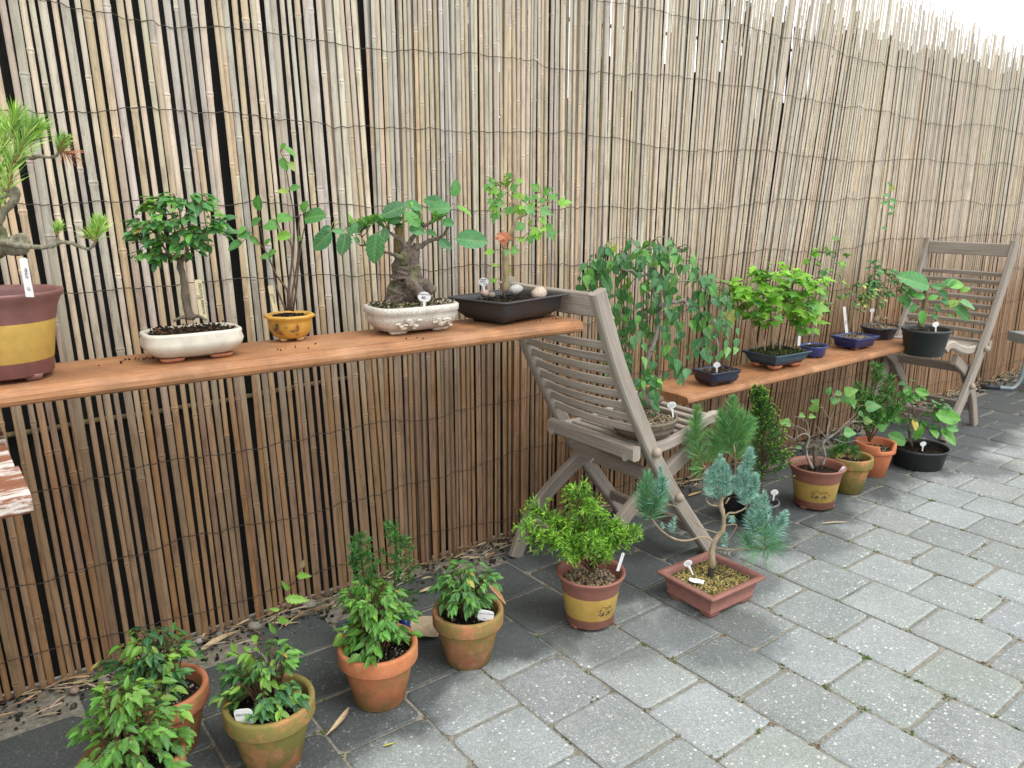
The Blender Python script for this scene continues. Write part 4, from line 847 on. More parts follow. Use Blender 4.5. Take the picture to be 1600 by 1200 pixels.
brush([X(1400, 700), X(1385, 620), X(1365, 550)], 260, .040, GN+BLN[:1], 52, .0013, .003); brush([X(1300, 700), X(1330, 620), X(1350, 560)], 170, .022, BLN); brush([X(1390, 700), X(1330, 690), X(1300, 640)], 150, .038, GN); brush([X(1420, 640), X(1450, 600), X(1480, 560)], 180, .026); brush([X(1330, 600), X(1320, 560), X(1330, 500)], 200, .022); brush([X(1370, 560), X(1350, 500), X(1360, 440)], 200, .022); brush([X(1395, 680), X(1420, 700), X(1440, 680)], 90, .045, GN)
mb.build('foliage', 'needle', P.root); mw.build('twigs', 'pale', P.root)
P.tagp(1083, 898, 1073, 876, .024, d=-.02, kind='lolly', text=[('PINUS', 0, .86, .0045, 0), ('STROB', 0, .73, .0045, 0), ('25', .2, .60, .0045, 0)])
mb = MB(); a = P.W(1078, 888, -.03); b = P.W(1101, 908, -.05); a.z = .072; b.z = .074; d = (b-a); sd = d.cross(ZUP).normalized(); rows = []
for i, w in enumerate((.004, .009, .012, .0115, .008, .012)): rows.append([mb.add(a+d*(i/5)+sd*(w*k)+V((0, 0, .006*(1-k*k)+R.uniform(0, .003)))) for k in (-1, -.5, 0, .5, 1)])
for i in range(5):
    for j in range(4): mb.face((rows[i][j], rows[i][j+1], rows[i+1][j+1], rows[i+1][j]), (1, 1, 1), None, True)
mb.build('paper_sachet', 'tag', P.root)
# ================================================================ SHELF 1
Z1 = zt1+.0008
def shelfpot(name, rim, h, z0, label, cat='bonsai'):
    c = onz(rim[0], rim[1], z0+h); c.z = z0; return Plant(name, c, label, cat)
# 1 pine at the left edge
c = V((.103, -.325, Z1)); P = Plant('bonsai_pine', c, 'large yellow and purple-brown banded pot with a twisted pine at the left picture edge', 'bonsai')
c.x = onz(24, 588, Z1).x+.03
BRP = (.20, .085, .075); drum(P, .100, .152, 1.1, 0, 1.0, BRP); P.soil(-.018, .120, SOILD, 200)
P.wood([([(-26, 475, 0), (-24, 440, 0), (-14, 405, 0), (14, 382, -.02), (34, 372, -.03), (38, 385, -.03), (28, 392, -.02), (12, 385, 0), (2, 370, .01), (-4, 350, .0), (6, 330, 0), (24, 310, 0), (26, 298, 0), (12, 290, 0), (6, 275, 0)], [15, 14, 12, 10, 9, 9, 10, 11, 11, 9, 7, 6, 5, 5, 4]),
        ([(-10, 378, -.02), (12, 380, -.04), (30, 384, -.04), (55, 386, -.04), (76, 386, -.04), (92, 379, -.04), (108, 379, -.04), (122, 384, -.04), (137, 389, -.04), (146, 383, -.04), (151, 375, -.04)], [6, 5, 4.5, 4, 4, 4, 3.6, 3.4, 3, 3, 2.4]),
        ([(76, 386, -.04), (86, 378, -.04), (92, 368, -.04)], [2.6, 2.2, 1.8]), ([(8, 300, 0), (16, 275, 0), (20, 255, 0), (32, 245, 0), (48, 247, 0), (62, 244, 0), (76, 246, 0), (88, 243, 0), (94, 235, 0)], [6, 5, 4.5, 4, 3.6, 3.4, 3.2, 3, 2]),
        ([(20, 255, 0), (4, 240, 0), (-8, 225, 0)], [4, 3, 2]), ([(0, 310, 0), (14, 305, 0), (22, 300, 0)], [3, 3, 2])], 'thickg', n=10, jit=.10, vox=.0016, rough_=.004)
mb = MB(); mw = MB(); PNL = [(.28, .52, .08), (.38, .62, .10), (.15, .36, .07), (.50, .70, .20)]
def tuft(x, y, dx, dy, n, L, d=0.0, ang=42, pal=PNL): shoot(mb, mw, smooth(P.P([(x, y, d), (x+dx*.5, y+dy*.5, d), (x+dx, y+dy, d)]), 4), n, L, .0014, pal, ang, .0022, .6, (.9, .6, .4))
for t in ((12, 300, 10, -60), (0, 280, -4, -70), (25, 255, 18, -50), (5, 240, 4, -50), (30, 240, 30, -40), (-10, 250, -10, -60), (18, 215, 6, -36), (40, 225, 12, -28), (2, 330, -10, -40), (-20, 300, -10, -50)): tuft(*t, 85, .050, R.uniform(-.03, .03))
tuft(90, 240, 10, -22, 110, .028, 0, 48, [(.12, .30, .05), (.30, .30, .08)]+PNL); tuft(88, 368, 4, -16, 90, .020, -.04, 40); tuft(148, 378, 8, -30, 170, .034, -.04, 42); tuft(146, 376, -6, -10, 50, .03, -.04, 60, [(.28, .16, .07)]+PNL); tuft(95, 235, 14, 6, 40, .034, 0, 60, [(.35, .14, .07)])
mb.build('foliage', 'needle', P.root); mw.build('twigs', 'pale', P.root)
P.tagp(47, 464, 36, 403, .0125, d=-.07, kind='stick', text=[('PINUS', .1, .62, .006, -90), ('15', .05, .22, .006, -90)])
# 2 zelkova in cream oval pot
P = shelfpot('bonsai_elm', (299, 514), .056, Z1, 'cream glazed oval bowl with a small leafy tree and a pale wooden name stick')
CR = (.62, .57, .47)
P.pot('soft', .092, .060, [(-.032, .006), (-.015, .013), (-.002, .027), (.001, .037), (-.002, .047), (-.001, .051), (-.002, .055), (-.006, .0565), (-.009, .053), (-.011, .04)], 'glaze', CR, rad(-2))
P.feet([(.045*a, .024*b) for a in (-1, 1) for b in (-1, 1)], .020, .008, 'unglazed', (.42, .16, .08), rad(-2), (1.2, .8)); P.soil(-.011, .046, SOILD+[(.16, .07, .03)], 600, .0024, .012)
P.wood([([(297, 500, 0), (291, 470, 0), (287, 440, 0), (281, 412, 0), (283, 404, 0)], [9, 7.5, 6.5, 6, 5]), ([(283, 408, 0), (268, 400, 0), (255, 385, 0), (245, 365, 0)], [4, 3, 2.2, 1.4]), ([(283, 408, 0), (292, 396, 0), (290, 375, 0), (283, 345, 0), (280, 320, 0)], [4.5, 3.6, 3, 2, 1.2]),
        ([(290, 385, 0), (310, 370, 0), (330, 360, 0)], [2.5, 1.8, 1]), ([(268, 400, 0), (240, 392, 0), (222, 380, 0)], [2.4, 1.6, 1]), ([(285, 350, 0), (262, 330, 0), (250, 312, 0)], [2, 1.4, 1]), ([(284, 345, 0), (298, 322, 0), (305, 300, 0)], [1.8, 1.2, .8]),
        ([(297, 497, 0), (310, 494, -.01), (322, 500, -.02)], [5, 3, 2]), ([(293, 495, 0), (280, 497, -.01), (272, 502, -.02)], [4, 3, 2])], 'bark', n=8)
crown(P, [(278, 340, 72, 40, 0, .07, 34), (240, 370, 36, 26, 0, .05, 11), (322, 365, 38, 24, 0, .05, 12), (222, 335, 22, 18, 0, .03, 7), (280, 388, 50, 12, 0, .05, 10), (232, 402, 22, 10, 0, .04, 6), (290, 312, 40, 12, 0, .04, 7)], .024, 'ovate', [(.055, .20, .065), (.075, .24, .075), (.045, .155, .055), (.11, .30, .06)], 'flat', .6, 6, .2, tip=[(.08, .24, .05), (.12, .30, .04)])
P.tagp(318, 497, 309, 437, .0135, d=-.012, kind='stick', mat='woodtag', text=[('ZELKOVA SERRATA', .22, .52, .0070, -90), ('15', -.22, .56, .009, -90)])
# 3 yellow octagonal pot
P = shelfpot('bonsai_clump', (452, 490), .058, Z1, 'small ochre faceted pot with painted landscape and a clump of thin round-leaved stems')
OC = (.56, .30, .05)
P.pot('poly8', .0485, .0485, [(-.020, .006), (-.012, .010), (-.004, .022), (-.001, .040), (-.001, .047), (.006, .051), (.007, .055), (.003, .058), (-.003, .057), (-.006, .050), (-.008, .04)], 'glaze', OC, .3)
P.feet([(math.cos(a)*.024, math.sin(a)*.024) for a in (.5, 2.07, 3.64, 5.2)], .009, .008, 'glaze', (.5, .32, .12)); P.soil(-.006, .050, SOILD, 260, .0024, .004)
mb = MB()
for (u0, v0, n, sx, sy, col) in ((-.40, .030, 60, .12, .006, (.05, .05, .025)), (-.34, .038, 30, .08, .004, (.05, .055, .03)), (-.22, .022, 50, .14, .0045, (.22, .04, .02)), (.62, .030, 40, .07, .008, (.2, .05, .02)), (.42, .026, 36, .14, .003, (.10, .06, .02)), (.12, .034, 6, .07, .0006, (.12, .06, .02)), (.62, .018, 12, .1, .002, (.2, .06, .02))):
    for _ in range(n):
        a = math.atan2(-HV.y, -HV.x)+u0+R.gauss(0, sx*.5); z = v0+R.gauss(0, sy*.6); w = R.uniform(.0008, .0022); c0 = P.c
        f = lambda a, z: (lambda o: V((c0.x+math.cos(a)*o, c0.y+math.sin(a)*o, c0.z+z)))(.0485*(.955+.045*abs(math.cos(4*(a-.3))))-.0010+.0006*(z > .03)-(.003*(.03-z)/.01 if z < .022 else 0)+.0012)
        da = w/.048; q = [mb.add(f(a-da, z)), mb.add(f(a, z-w*.6)), mb.add(f(a+da, z)), mb.add(f(a, z+w*.6))]; mb.face(tuple(q), col)
mb.build('painted_scene', 'glaze', P.potob)
Y3 = lambda x, y, d=0.0: (360+x/3.333, 220+y/3.333, d)
P.wood([([Y3(300, 885), Y3(295, 780), Y3(240, 700), Y3(205, 620), Y3(180, 570), Y3(120, 495)], [3.2, 2.5, 2, 1.8, 1.5, 1]), ([Y3(310, 885), Y3(305, 760), Y3(325, 600), Y3(330, 400), Y3(310, 270), Y3(290, 150), Y3(262, 60)], [3.5, 3, 2.5, 2, 1.5, 1.1, .7]), ([Y3(318, 885), Y3(325, 780), Y3(350, 620), Y3(355, 450), Y3(365, 380)], [3.2, 2.6, 2.2, 1.6, 1]),
        ([Y3(325, 885, .01), Y3(345, 760), Y3(360, 600), Y3(385, 450), Y3(400, 390)], [2.6, 2.2, 1.8, 1.2, .8]), ([Y3(290, 885), Y3(250, 790), Y3(225, 700), Y3(220, 600)], [2.4, 2, 1.5, 1]), ([Y3(305, 760), Y3(320, 560), Y3(270, 480), Y3(250, 440)], [2, 1.6, 1.2, .8]), ([Y3(180, 570), Y3(155, 440), Y3(150, 370)], [1.2, .9, .7]), ([Y3(330, 400), Y3(360, 390), Y3(410, 370)], [1.4, 1, .6])], 'bark', n=6, col=(.8, .65, .6))
LC = [(.08, .24, .055), (.10, .28, .06), (.06, .20, .05)]
bleaves(P, [Y3(150, 362)[:2]+(-4, -24, 0, -.2), Y3(110, 440)[:2]+(12, -12, 0), Y3(80, 450)[:2]+(-14, 8, 0), Y3(105, 495)[:2]+(-22, -4, 0), Y3(60, 530)[:2]+(-24, 6, 0), Y3(200, 590)[:2]+(10, -6, 0), Y3(215, 600)[:2]+(-18, 0, 0), Y3(250, 440)[:2]+(-24, 4, 0), Y3(230, 410)[:2]+(-10, 16, .01), Y3(240, 405)[:2]+(24, -4, 0), Y3(180, 540)[:2]+(6, -8, 0), Y3(245, 500)[:2]+(20, -3, 0, .3, (.18, .42, .06)),
            Y3(375, 370)[:2]+(6, -16, 0), Y3(385, 410)[:2]+(30, -12, 0), Y3(272, 88)[:2]+(1, 20, 0), Y3(300, 110)[:2]+(12, 10, 0, .5, (.2, .30, .08)), Y3(300, 260)[:2]+(-16, 2, 0, .5, (.22, .3, .06)), Y3(310, 250)[:2]+(14, -3, 0), Y3(262, 40)[:2]+(8, -7, 0), Y3(280, 30)[:2]+(16, 14, 0, .7), Y3(110, 500)[:2]+(8, 12, .01), Y3(355, 520)[:2]+(3, -8, 0)], 'round', LC, .62)
P.tagp(431, 487, 422, 446, .0105, d=-.01, kind='stick', mat='woodtag', text=[('LONICERA', .2, .5, .0045, -90), ('25,-', -.22, .65, .0045, -90)])
# 4 thick trunk in grey crackled oval pot
P = shelfpot('bonsai_stump', (643, 474), .064, Z1, 'grey crackled oval pot with relief decoration and a thick stumpy trunk with big leaves')
P.pot('soft', .108, .070, [(-.034, .006), (-.022, .008), (-.008, .022), (-.002, .038), (-.003, .046), (.001, .049), (.001, .062), (-.002, .064), (-.008, .064), (-.011, .058), (-.013, .04)], 'crackle', (1, 1, 1), rad(-2))
P.feet([(.055*a, .033*b) for a in (-1, 1) for b in (-1, 1)], .018, .008, 'crackle', (.9, .8, .7), rad(-2), (1.3, .7)); P.soil(-.012, .056, GRITM+MOSSY, 800, .0028, .012)
mb = MB()
for k in range(2):                                                   # raised dragon-like relief
    for _ in range(22):
        u = R.gauss(-.045+k*.085, .016); v = .026+.008*math.sin(u*260)+R.gauss(0, .0028); yy = -(.0695*(1-min(.99, abs(u/.108))**3.6)**.28)-.0005+max(0, .034-v)*.25
        cs, sn = math.cos(rad(-2)), math.sin(rad(-2)); mb.blob(V((P.c.x+u*cs-yy*sn, P.c.y+u*sn+yy*cs, P.c.z+v)), R.uniform(.003, .0062), (1.0, .98, .94), (1.6, .28, .6), 7, 5, .15)
mb.build('relief', 'crackle', P.potob)
P.wood([([Y3(880, 835), Y3(890, 760), Y3(895, 690), Y3(905, 620), Y3(915, 580)], [38, 32, 26, 20, 15]), ([Y3(960, 820), Y3(955, 730), Y3(945, 650), Y3(955, 590), Y3(975, 540)], [26, 22, 19, 14, 9]), ([Y3(925, 720, -.02), Y3(970, 770, -.035), Y3(1000, 820, -.04)], [16, 13, 9]), ([Y3(980, 740, .01), Y3(1030, 760, .01), Y3(1050, 800, .01)], [14, 15, 12]),
        ([Y3(870, 790, -.01), Y3(840, 830, -.02), Y3(810, 850, -.03)], [14, 10, 5]), ([Y3(905, 640, -.015), Y3(908, 570, -.02), Y3(890, 520, -.02), Y3(850, 490, -.02), Y3(830, 475, -.02)], [10, 8, 6, 4, 3]), ([Y3(895, 610, -.02), Y3(870, 600, -.03), Y3(830, 585, -.03), Y3(780, 580, -.03)], [7, 6, 4, 2.5]),
        ([Y3(975, 550), Y3(1000, 545), Y3(1040, 520), Y3(1110, 490), Y3(1135, 440)], [7, 6, 5, 4, 2.5]), ([Y3(925, 600, -.01), Y3(930, 530, -.01), Y3(960, 490, -.01), Y3(985, 470, -.01)], [7, 6, 5, 3.5]), ([Y3(990, 460), Y3(1050, 420), Y3(1110, 390), Y3(1150, 345)], [4.5, 3.6, 3, 1.8]), ([Y3(985, 470), Y3(995, 430), Y3(990, 400)], [3.5, 2.5, 1.5]),
        ([Y3(1040, 515), Y3(1080, 520), Y3(1130, 515), Y3(1175, 510)], [2.4, 1.8, 1.4, 1]), ([Y3(700, 545), Y3(670, 540), Y3(640, 500)], [2.4, 2, 1.6]), ([Y3(780, 580), Y3(720, 560), Y3(690, 510), Y3(670, 480)], [2.6, 2.4, 2, 1.5]), ([Y3(640, 500), Y3(590, 440), Y3(520, 380), Y3(490, 365)], [1.5, 1, .8, .6]), ([Y3(1150, 345), Y3(1160, 320), Y3(1158, 300)], [1.6, 1.3, 1.1])], 'thick', n=12, jit=.08, vox=.0016, rough_=.006)
P.wood([([Y3(880, 600, .02), Y3(875, 540, .02), Y3(880, 460, .02), Y3(875, 435, .02)], [13, 12, 10, 8])], 'bark', 'dead_stub', 9, .2, (1.6, 1.5, .9))
crown(P, [(580, 350, 30, 10, 0, .04, 5), (597, 345, 30, 14, -.01, .04, 9), (668, 340, 26, 14, 0, .04, 6)], .028, 'big', [(.08, .24, .05), (.12, .32, .05), (.06, .18, .045)], 'up', .6, 3, .2, petiole=.1)
G4 = [(.06, .20, .08), (.08, .24, .095), (.05, .16, .07)]
bleaves(P, [Y3(1158, 290)[:2]+(10, -26, 0, .5, (.12, .32, .13)), Y3(1175, 512)[:2]+(50, 3, 0, .0), Y3(1090, 510)[:2]+(14, 18, 0), Y3(1180, 340)[:2]+(24, 15, 0, .8, (.14, .34, .05)), Y3(1110, 335)[:2]+(-30, -12, .01, .6), Y3(1150, 350)[:2]+(-36, 2, -.02), Y3(915, 340)[:2]+(-40, 12, -.03, .2), Y3(900, 330)[:2]+(30, 3, .0, .6), Y3(905, 370)[:2]+(24, 22, -.03, .6, (.08, .26, .06)), Y3(930, 450)[:2]+(24, 8, -.02), Y3(760, 480)[:2]+(-3, 48, -.04, .1), Y3(600, 480)[:2]+(-1, 36, -.04, .1),
            Y3(525, 475)[:2]+(-30, 26, -.03, .5), Y3(525, 450)[:2]+(-18, 8, -.02, .5), Y3(485, 365)[:2]+(-32, 13, 0, .4), Y3(810, 455)[:2]+(-6, 22, -.03), Y3(660, 430)[:2]+(-12, 20, -.03), Y3(590, 470)[:2]+(-18, 2, -.02, .6), Y3(680, 460)[:2]+(-24, 2, 0, .6), Y3(730, 430)[:2]+(-26, 4, .01, .6), Y3(650, 500)[:2]+(4, 10, -.04), Y3(1100, 420)[:2]+(20, 4, 0), Y3(1020, 470)[:2]+(16, 6, .01), Y3(990, 400)[:2]+(-10, -12, 0), Y3(760, 420)[:2]+(20, -10, 0), Y3(820, 420)[:2]+(20, -4, 0)], 'big', G4, .66, name='large_leaves', droop=.12)
P.tagp(663, 480, 663, 456, .030, d=-.052, kind='lolly', text=[('ZWARTE ELS', 0, .84, .0046, 0), ('80,-', 0, .62, .0085, 0)])
# 5 trident maple in black tray
P = shelfpot('bonsai_maple', (796, 461), .062, Z1, 'black rectangular plastic tray with stones and a pale straight-trunked maple with a dead leaf')
BK = (.035, .034, .038); y5 = rad(12)
P.pot('rect', .128, .094, [(-.040, .006), (-.030, .008), (-.012, .026), (-.009, .050), (-.005, .056), (.006, .058), (.008, .0605), (.006, .0625), (-.004, .062), (-.008, .056), (-.012, .03)], 'plastic', BK, y5, cr=.016)
P.feet([(.062*a, .038*b) for a in (-1, 1) for b in (-1, 1)], .026, .009, 'plastic', BK, y5, (1.2, .7)); P.soil(-.012, .044, SOILD+[(.06, .07, .02)], 600, .0028, .008)
for (px, py, r, c0, sq) in ((843, 458, .021, (.50, .40, .32), (1.3, .8, .8)), (806, 452, .018, (.42, .40, .38), (1.3, .8, .7)), (757, 458, .015, (.36, .27, .22), (1.4, .8, .7)), (768, 461, .010, (.22, .19, .15), (1.2, 1, .8))):
    mb = MB(); mb.blob(P.W(px, py, -.02), r, c0, sq, 10, 7, .12, rz=R.random()); mb.build('stone', 'stone', P.root)
T5 = lambda x, y, d=0.0: (680+x/4.286, 250+y/4.286, d)
P.wood([([T5(470, 890), T5(470, 780), T5(468, 650), T5(466, 580), T5(455, 500), T5(452, 465)], [8.5, 8, 7.5, 7, 6, 5]), ([T5(480, 560), T5(500, 500), T5(530, 440), T5(545, 400), T5(575, 380), T5(640, 350), T5(700, 310), T5(750, 290)], [5, 4.5, 4, 3.6, 3, 2.4, 1.6, 1]), ([T5(575, 385), T5(560, 350), T5(520, 280), T5(480, 200), T5(440, 170)], [2.8, 2.2, 1.7, 1.2, .8]),
        ([T5(490, 545), T5(540, 520), T5(600, 510), T5(660, 440), T5(690, 420)], [2.2, 1.6, 1.2, 1, .7]), ([T5(640, 350), T5(680, 400), T5(740, 440)], [1.6, 1.1, .7]), ([T5(530, 290), T5(470, 290), T5(410, 290)], [1.3, .9, .6]), ([T5(640, 350), T5(660, 260), T5(690, 220)], [1.4, 1, .7]), ([T5(560, 350), T5(560, 290), T5(590, 250)], [1.4, 1, .7])], 'pale', n=9, jit=.06, col=(1.1, 1.05, .95))
LM = [(.14, .34, .04), (.20, .42, .05), (.09, .26, .05), (.10, .28, .08)]
lv = [(380, 150, -4, -8), (420, 150, -14, 4), (430, 200, -14, 2), (480, 180, -4, -16), (500, 200, 12, -8), (440, 220, -4, 10), (520, 250, 10, -6), (560, 240, 10, 4), (580, 270, 14, -4), (540, 300, 4, 14), (620, 290, 12, 8), (600, 320, 16, 6), (460, 280, -18, 2), (420, 300, -14, 6), (500, 310, -6, 12), (440, 350, -16, 4), (410, 355, -8, 14), (680, 230, -8, 10), (700, 200, -12, -8), (720, 230, 14, -10), (760, 240, 14, 6), (740, 260, -12, 6), (780, 260, 8, -8), (820, 290, 20, -4), (700, 330, 18, 6), (710, 380, 6, 12), (600, 430, -14, 8), (620, 430, 8, -6), (570, 510, 4, 10), (630, 500, 3, 14), (680, 470, 2, 16), (690, 460, -12, 8), (745, 430, 10, 8), (760, 460, 10, 16), (740, 450, -8, 6), (395, 610, -14, 2), (500, 600, 14, 2), (480, 600, -2, 10), (420, 700, -8, 2), (450, 715, 12, 6), (410, 800, -10, 4), (460, 790, 6, 10), (530, 340, -8, 4), (360, 160, -6, 10), (380, 190, -4, 10), (450, 150, 6, -8), (480, 130, 6, -10), (540, 130, 12, 4), (560, 350, 14, -2), (390, 260, -10, 6), (560, 310, 8, 2), (470, 230, -8, -4)]
bleaves(P, [T5(x, y)[:2]+(dx*1.15, dy*1.15, R.uniform(-.03, .03), R.uniform(-.5, .5), R.choice(LM) if not (y < 210 and 430 < x < 540 and R.random() < .5) else (.42, .34, .14)) for x, y, dx, dy in lv], 'maple3', LM, .95, pet=.3)
bleaves(P, [T5(455, 490)[:2]+(1, 21, -.02, .1, (.46, .17, .08)), T5(450, 500)[:2]+(-6, 10, -.02, .1, (.5, .2, .1))], 'maple5', LM, 1.0, mats='dry', name='dead_leaf', anchors=False)
P.tagp(757, 458, 755, 434, .026, d=-.03, kind='lolly', text=[('TRIDENT', 0, .88, .0048, 0), ('MAPLE', -.1, .75, .0048, 0), ('30 €', .15, .60, .0048, 0)])
# ================================================================ chair 1: weeping birch
zs = .414
c = onz(1006, 655, zs+.045); c.z = zs; P = Plant('weeping_birch', c, 'broad brown ribbed bowl with a drooping birch standing on the nearer folding chair', 'bonsai')
GB = (.17, .135, .10)
P.pot('oval', .108, .098, [(-.030, .001), (-.022, .004), (-.012, .018), (-.009, .019), (-.011, .024), (-.006, .036), (-.003, .037), (-.005, .042), (0, .048), (.003, .053), (0, .057), (-.006, .057), (-.009, .050), (-.012, .03)], 'unglazed', GB, rad(20))
P.soil(-.011, .046, GRITM, 800, .0032, .004)
mb = MB()
for i in range(14): a = 2*math.pi*i/14; mb.blob(V((c.x+math.cos(a)*.108, c.y+math.sin(a)*.100, c.z+.0445)), .0028, tuple(v*1.3 for v in GB), n=6, m=4, jit=.05)
mb.build('stud_band', 'unglazed', P.potob)
B6 = lambda x, y, d=0.0: (780+x/3.157, 340+y/3.157, d)
mb = MB(); q = smooth([P.W(972, 622, .0), P.W(992, 626, -.005), P.W(1012, 629, -.01), P.W(1036, 622, -.01)], 6); mb.tube(q, lerpr([.020, .026, .026, .019, .008], len(q)), 14, (1.1, 1.05, 1.05), .05)
mb.build('root_mass', 'rock', P.root)
P.wood([([(1004, 618, 0), (1002, 600, 0), (1012, 560, 0), (1026, 520, 0), B6(785, 460), B6(770, 390), B6(760, 300), B6(755, 268)], [13, 10, 8, 7, 8, 7.5, 6.5, 5]), ([B6(756, 270), B6(725, 280), B6(690, 288), B6(655, 262), B6(635, 262)], [5, 4.5, 4, 3.6, 2.5]), ([B6(755, 270, .01), B6(720, 180, .01), B6(690, 188), B6(650, 180), B6(625, 205)], [4, 3.6, 3, 2.4, 1.8]),
        ([B6(790, 450, -.01), B6(830, 415, -.02), B6(870, 420, -.02), B6(910, 405, -.02), B6(935, 440, -.02)], [6, 5, 4.5, 4, 3]), ([(1004, 616, 0), (1022, 602, -.01), (1034, 585, 0)], [5, 3, 2]), ([B6(700, 180), B6(660, 120), B6(600, 95), B6(540, 110)], [2, 1.6, 1.2, .8]), ([B6(720, 180), B6(770, 100), B6(840, 105), B6(880, 150)], [2, 1.6, 1.2, .8]), ([B6(780, 380), B6(850, 330), B6(950, 310), B6(1040, 330)], [3, 2.2, 1.6, 1]), ([B6(640, 262), B6(560, 250), B6(480, 240)], [2.4, 1.6, 1])], 'greybark', n=8, jit=.14)
ml = MB(); mw = MB(); BG = [(.055, .18, .07), (.07, .21, .075), (.045, .145, .06), (.11, .29, .07), (.06, .19, .09)]
fall = [(905, 430, 470), (918, 410, 475), (930, 400, 500), (945, 395, 560), (955, 410, 590), (968, 400, 600), (985, 380, 560), (1000, 395, 600), (1015, 380, 540), (1030, 385, 500), (1048, 380, 560), (1062, 395, 480), (1078, 390, 430), (1090, 415, 550), (1105, 430, 560), (1120, 450, 560), (1135, 465, 550), (1148, 480, 545), (1062, 480, 600), (1045, 490, 585), (1025, 560, 600), (1000, 590, 640), (1018, 590, 650), (1075, 470, 580), (975, 470, 585), (960, 470, 560), (940, 440, 520), (1110, 470, 560), (1055, 500, 600), (1128, 490, 560), (1035, 440, 560), (1010, 450, 520), (985, 520, 610), (1095, 490, 560), (1140, 450, 520)]
for (x, y0, y1) in fall+[(x+R.uniform(-8, 8), y+R.uniform(0, 25), z-R.uniform(10, 50)) for x, y, z in fall[:15]]:
    d = R.uniform(-.075, .06) if y0 < 560 else -.04
    top = P.W(x, y0, d); an = min(P.sk, key=lambda p: (p-top).length_squared); end = P.W(x+R.uniform(-8, 8), max(y1, y0+20), d-.012)
    q = smooth([an, an.lerp(top, .6)+V((0, 0, .012)), top, top.lerp(end, .5)+rnd(.006), end], 4); mw.tube(q, lerpr([.0014, .0005], len(q)), 4, (.6, .5, .35))
    sprig(ml, mw, q, max(4, int((y1-y0)/16)+3), .039, 'birch', BG, 'hang', P.W(1025, 480, 0), .70, .25, .15, .2, .3, .25)
ml.build('foliage', 'leaf', P.root); mw.build('twigs', 'bark', P.root)
bleaves(P, [B6(560, 170)[:2]+(5, -14, 0, .2, (.3, .42, .08)), B6(535, 150)[:2]+(1, -12, 0, .2, (.3, .42, .08)), B6(1030, 330)[:2]+(20, 18, -.03, -.3, (.12, .34, .09)), B6(700, 800)[:2]+(-16, 12, -.05), B6(745, 800)[:2]+(8, 14, -.055), B6(760, 850)[:2]+(4, 24, -.06), B6(780, 800)[:2]+(10, 6, -.05, 0, (.14, .38, .06)), B6(720, 790)[:2]+(14, -4, -.05)], 'birch', BG, .8, name='low_leaves')
P.tagp(1052, 652, 1049, 628, .026, d=-.055, kind='lolly', text=[('BETULA', -.04, .85, .0044, 10), ('PENDULA', 0, .72, .0044, 10), ('75,-', .1, .6, .0044, 10)])
# ================================================================ SHELF 2
Z2 = .4807
# 7 small dark pot, drooping leaves
P = shelfpot('bonsai_small', (1120, 577), .046, Z2, 'small glossy navy pot with round tag and drooping leaves, first on the lower board')
NV = (.012, .018, .045); y7 = rad(-8)
P.pot('rect', .070, .050, [(-.016, .005), (-.010, .007), (-.004, .022), (-.006, .030), (.002, .042), (.003, .046), (-.003, .047), (-.006, .043), (-.009, .03)], 'blue', NV, y7, cr=.010)
P.feet([(.04*a, .026*b) for a in (-1, 1) for b in (-1, 1)], .014, .006, 'blue', NV, y7, (1.2, .8)); P.soil(-.008, .038, SOILD+GRITM[:2], 300)
P.wood([([(1118, 570, 0), (1122, 545, 0), (1118, 515, 0), (1125, 490, 0)], [5, 4, 3, 1.5])], 'greybark')
crown(P, [(1122, 505, 26, 26, 0, .04, 6)], .026, 'birch', [(.07, .20, .08), (.09, .25, .09), (.05, .15, .05)], 'hang', .8, 4, .15)
P.tagp(1120, 584, 1120, 566, .024, d=-.035, kind='lolly')
# 8 maple forest
P = shelfpot('maple_forest', (1214, 549), .055, Z2, 'dark teal rectangular tray with orange feet holding a grove of bright green maples')
TE = (.020, .050, .075); y8 = rad(-4)
P.pot('rect', .104, .080, [(-.028, .014), (-.024, .015), (-.010, .040), (-.012, .042), (.002, .054), (.002, .059), (-.002, .060), (-.006, .055), (-.010, .04)], 'blue', TE, y8, cr=.004)
P.feet([(.056*a, .038*b) for a in (-1, 1) for b in (-1, 1)], .024, .015, 'unglazed', (.40, .14, .07), y8, (1.2, .9)); P.soil(-.010, .048, MOSSY, 900, .0038, .014)
P.wood([([(1207, 545, 0), (1206, 500, 0), (1200, 465, 0), (1205, 430, 0)], [6.5, 5, 3.5, 2]), ([(1218, 548, -.01), (1222, 505, 0), (1232, 470, 0), (1240, 430, 0)], [4.5, 3.5, 2.5, 1.5]), ([(1182, 545, 0), (1176, 505, 0), (1165, 480, 0), (1150, 460, 0)], [4, 3, 2, 1.3]), ([(1240, 545, 0), (1250, 505, .01), (1262, 470, 0), (1268, 440, 0)], [4, 3, 2, 1.3]), ([(1195, 548, -.02), (1190, 510, -.02), (1180, 470, -.02)], [3.5, 2.6, 1.6]), ([(1230, 540, .02), (1235, 490, .02), (1225, 450, .02)], [3.5, 2.6, 1.6]), ([(1205, 500, 0), (1225, 485, 0), (1260, 480, 0)], [2, 1.4, 1])], 'pale', n=7)
MY = [(.15, .36, .035), (.20, .44, .045), (.11, .28, .035), (.09, .25, .05)]
crown(P, [(1215, 448, 64, 38, 0, .09, 54), (1170, 465, 36, 32, -.02, .06, 20), (1262, 455, 36, 36, 0, .06, 22), (1220, 490, 56, 18, -.03, .05, 20), (1135, 445, 16, 12, 0, .03, 4), (1270, 500, 24, 18, 0, .04, 5), (1145, 470, 14, 14, -.02, .03, 3)], .046, 'maple5', MY, 'flat', .85, 3, .2, tip=[(.24, .50, .05), (.18, .42, .04)], petiole=.35)
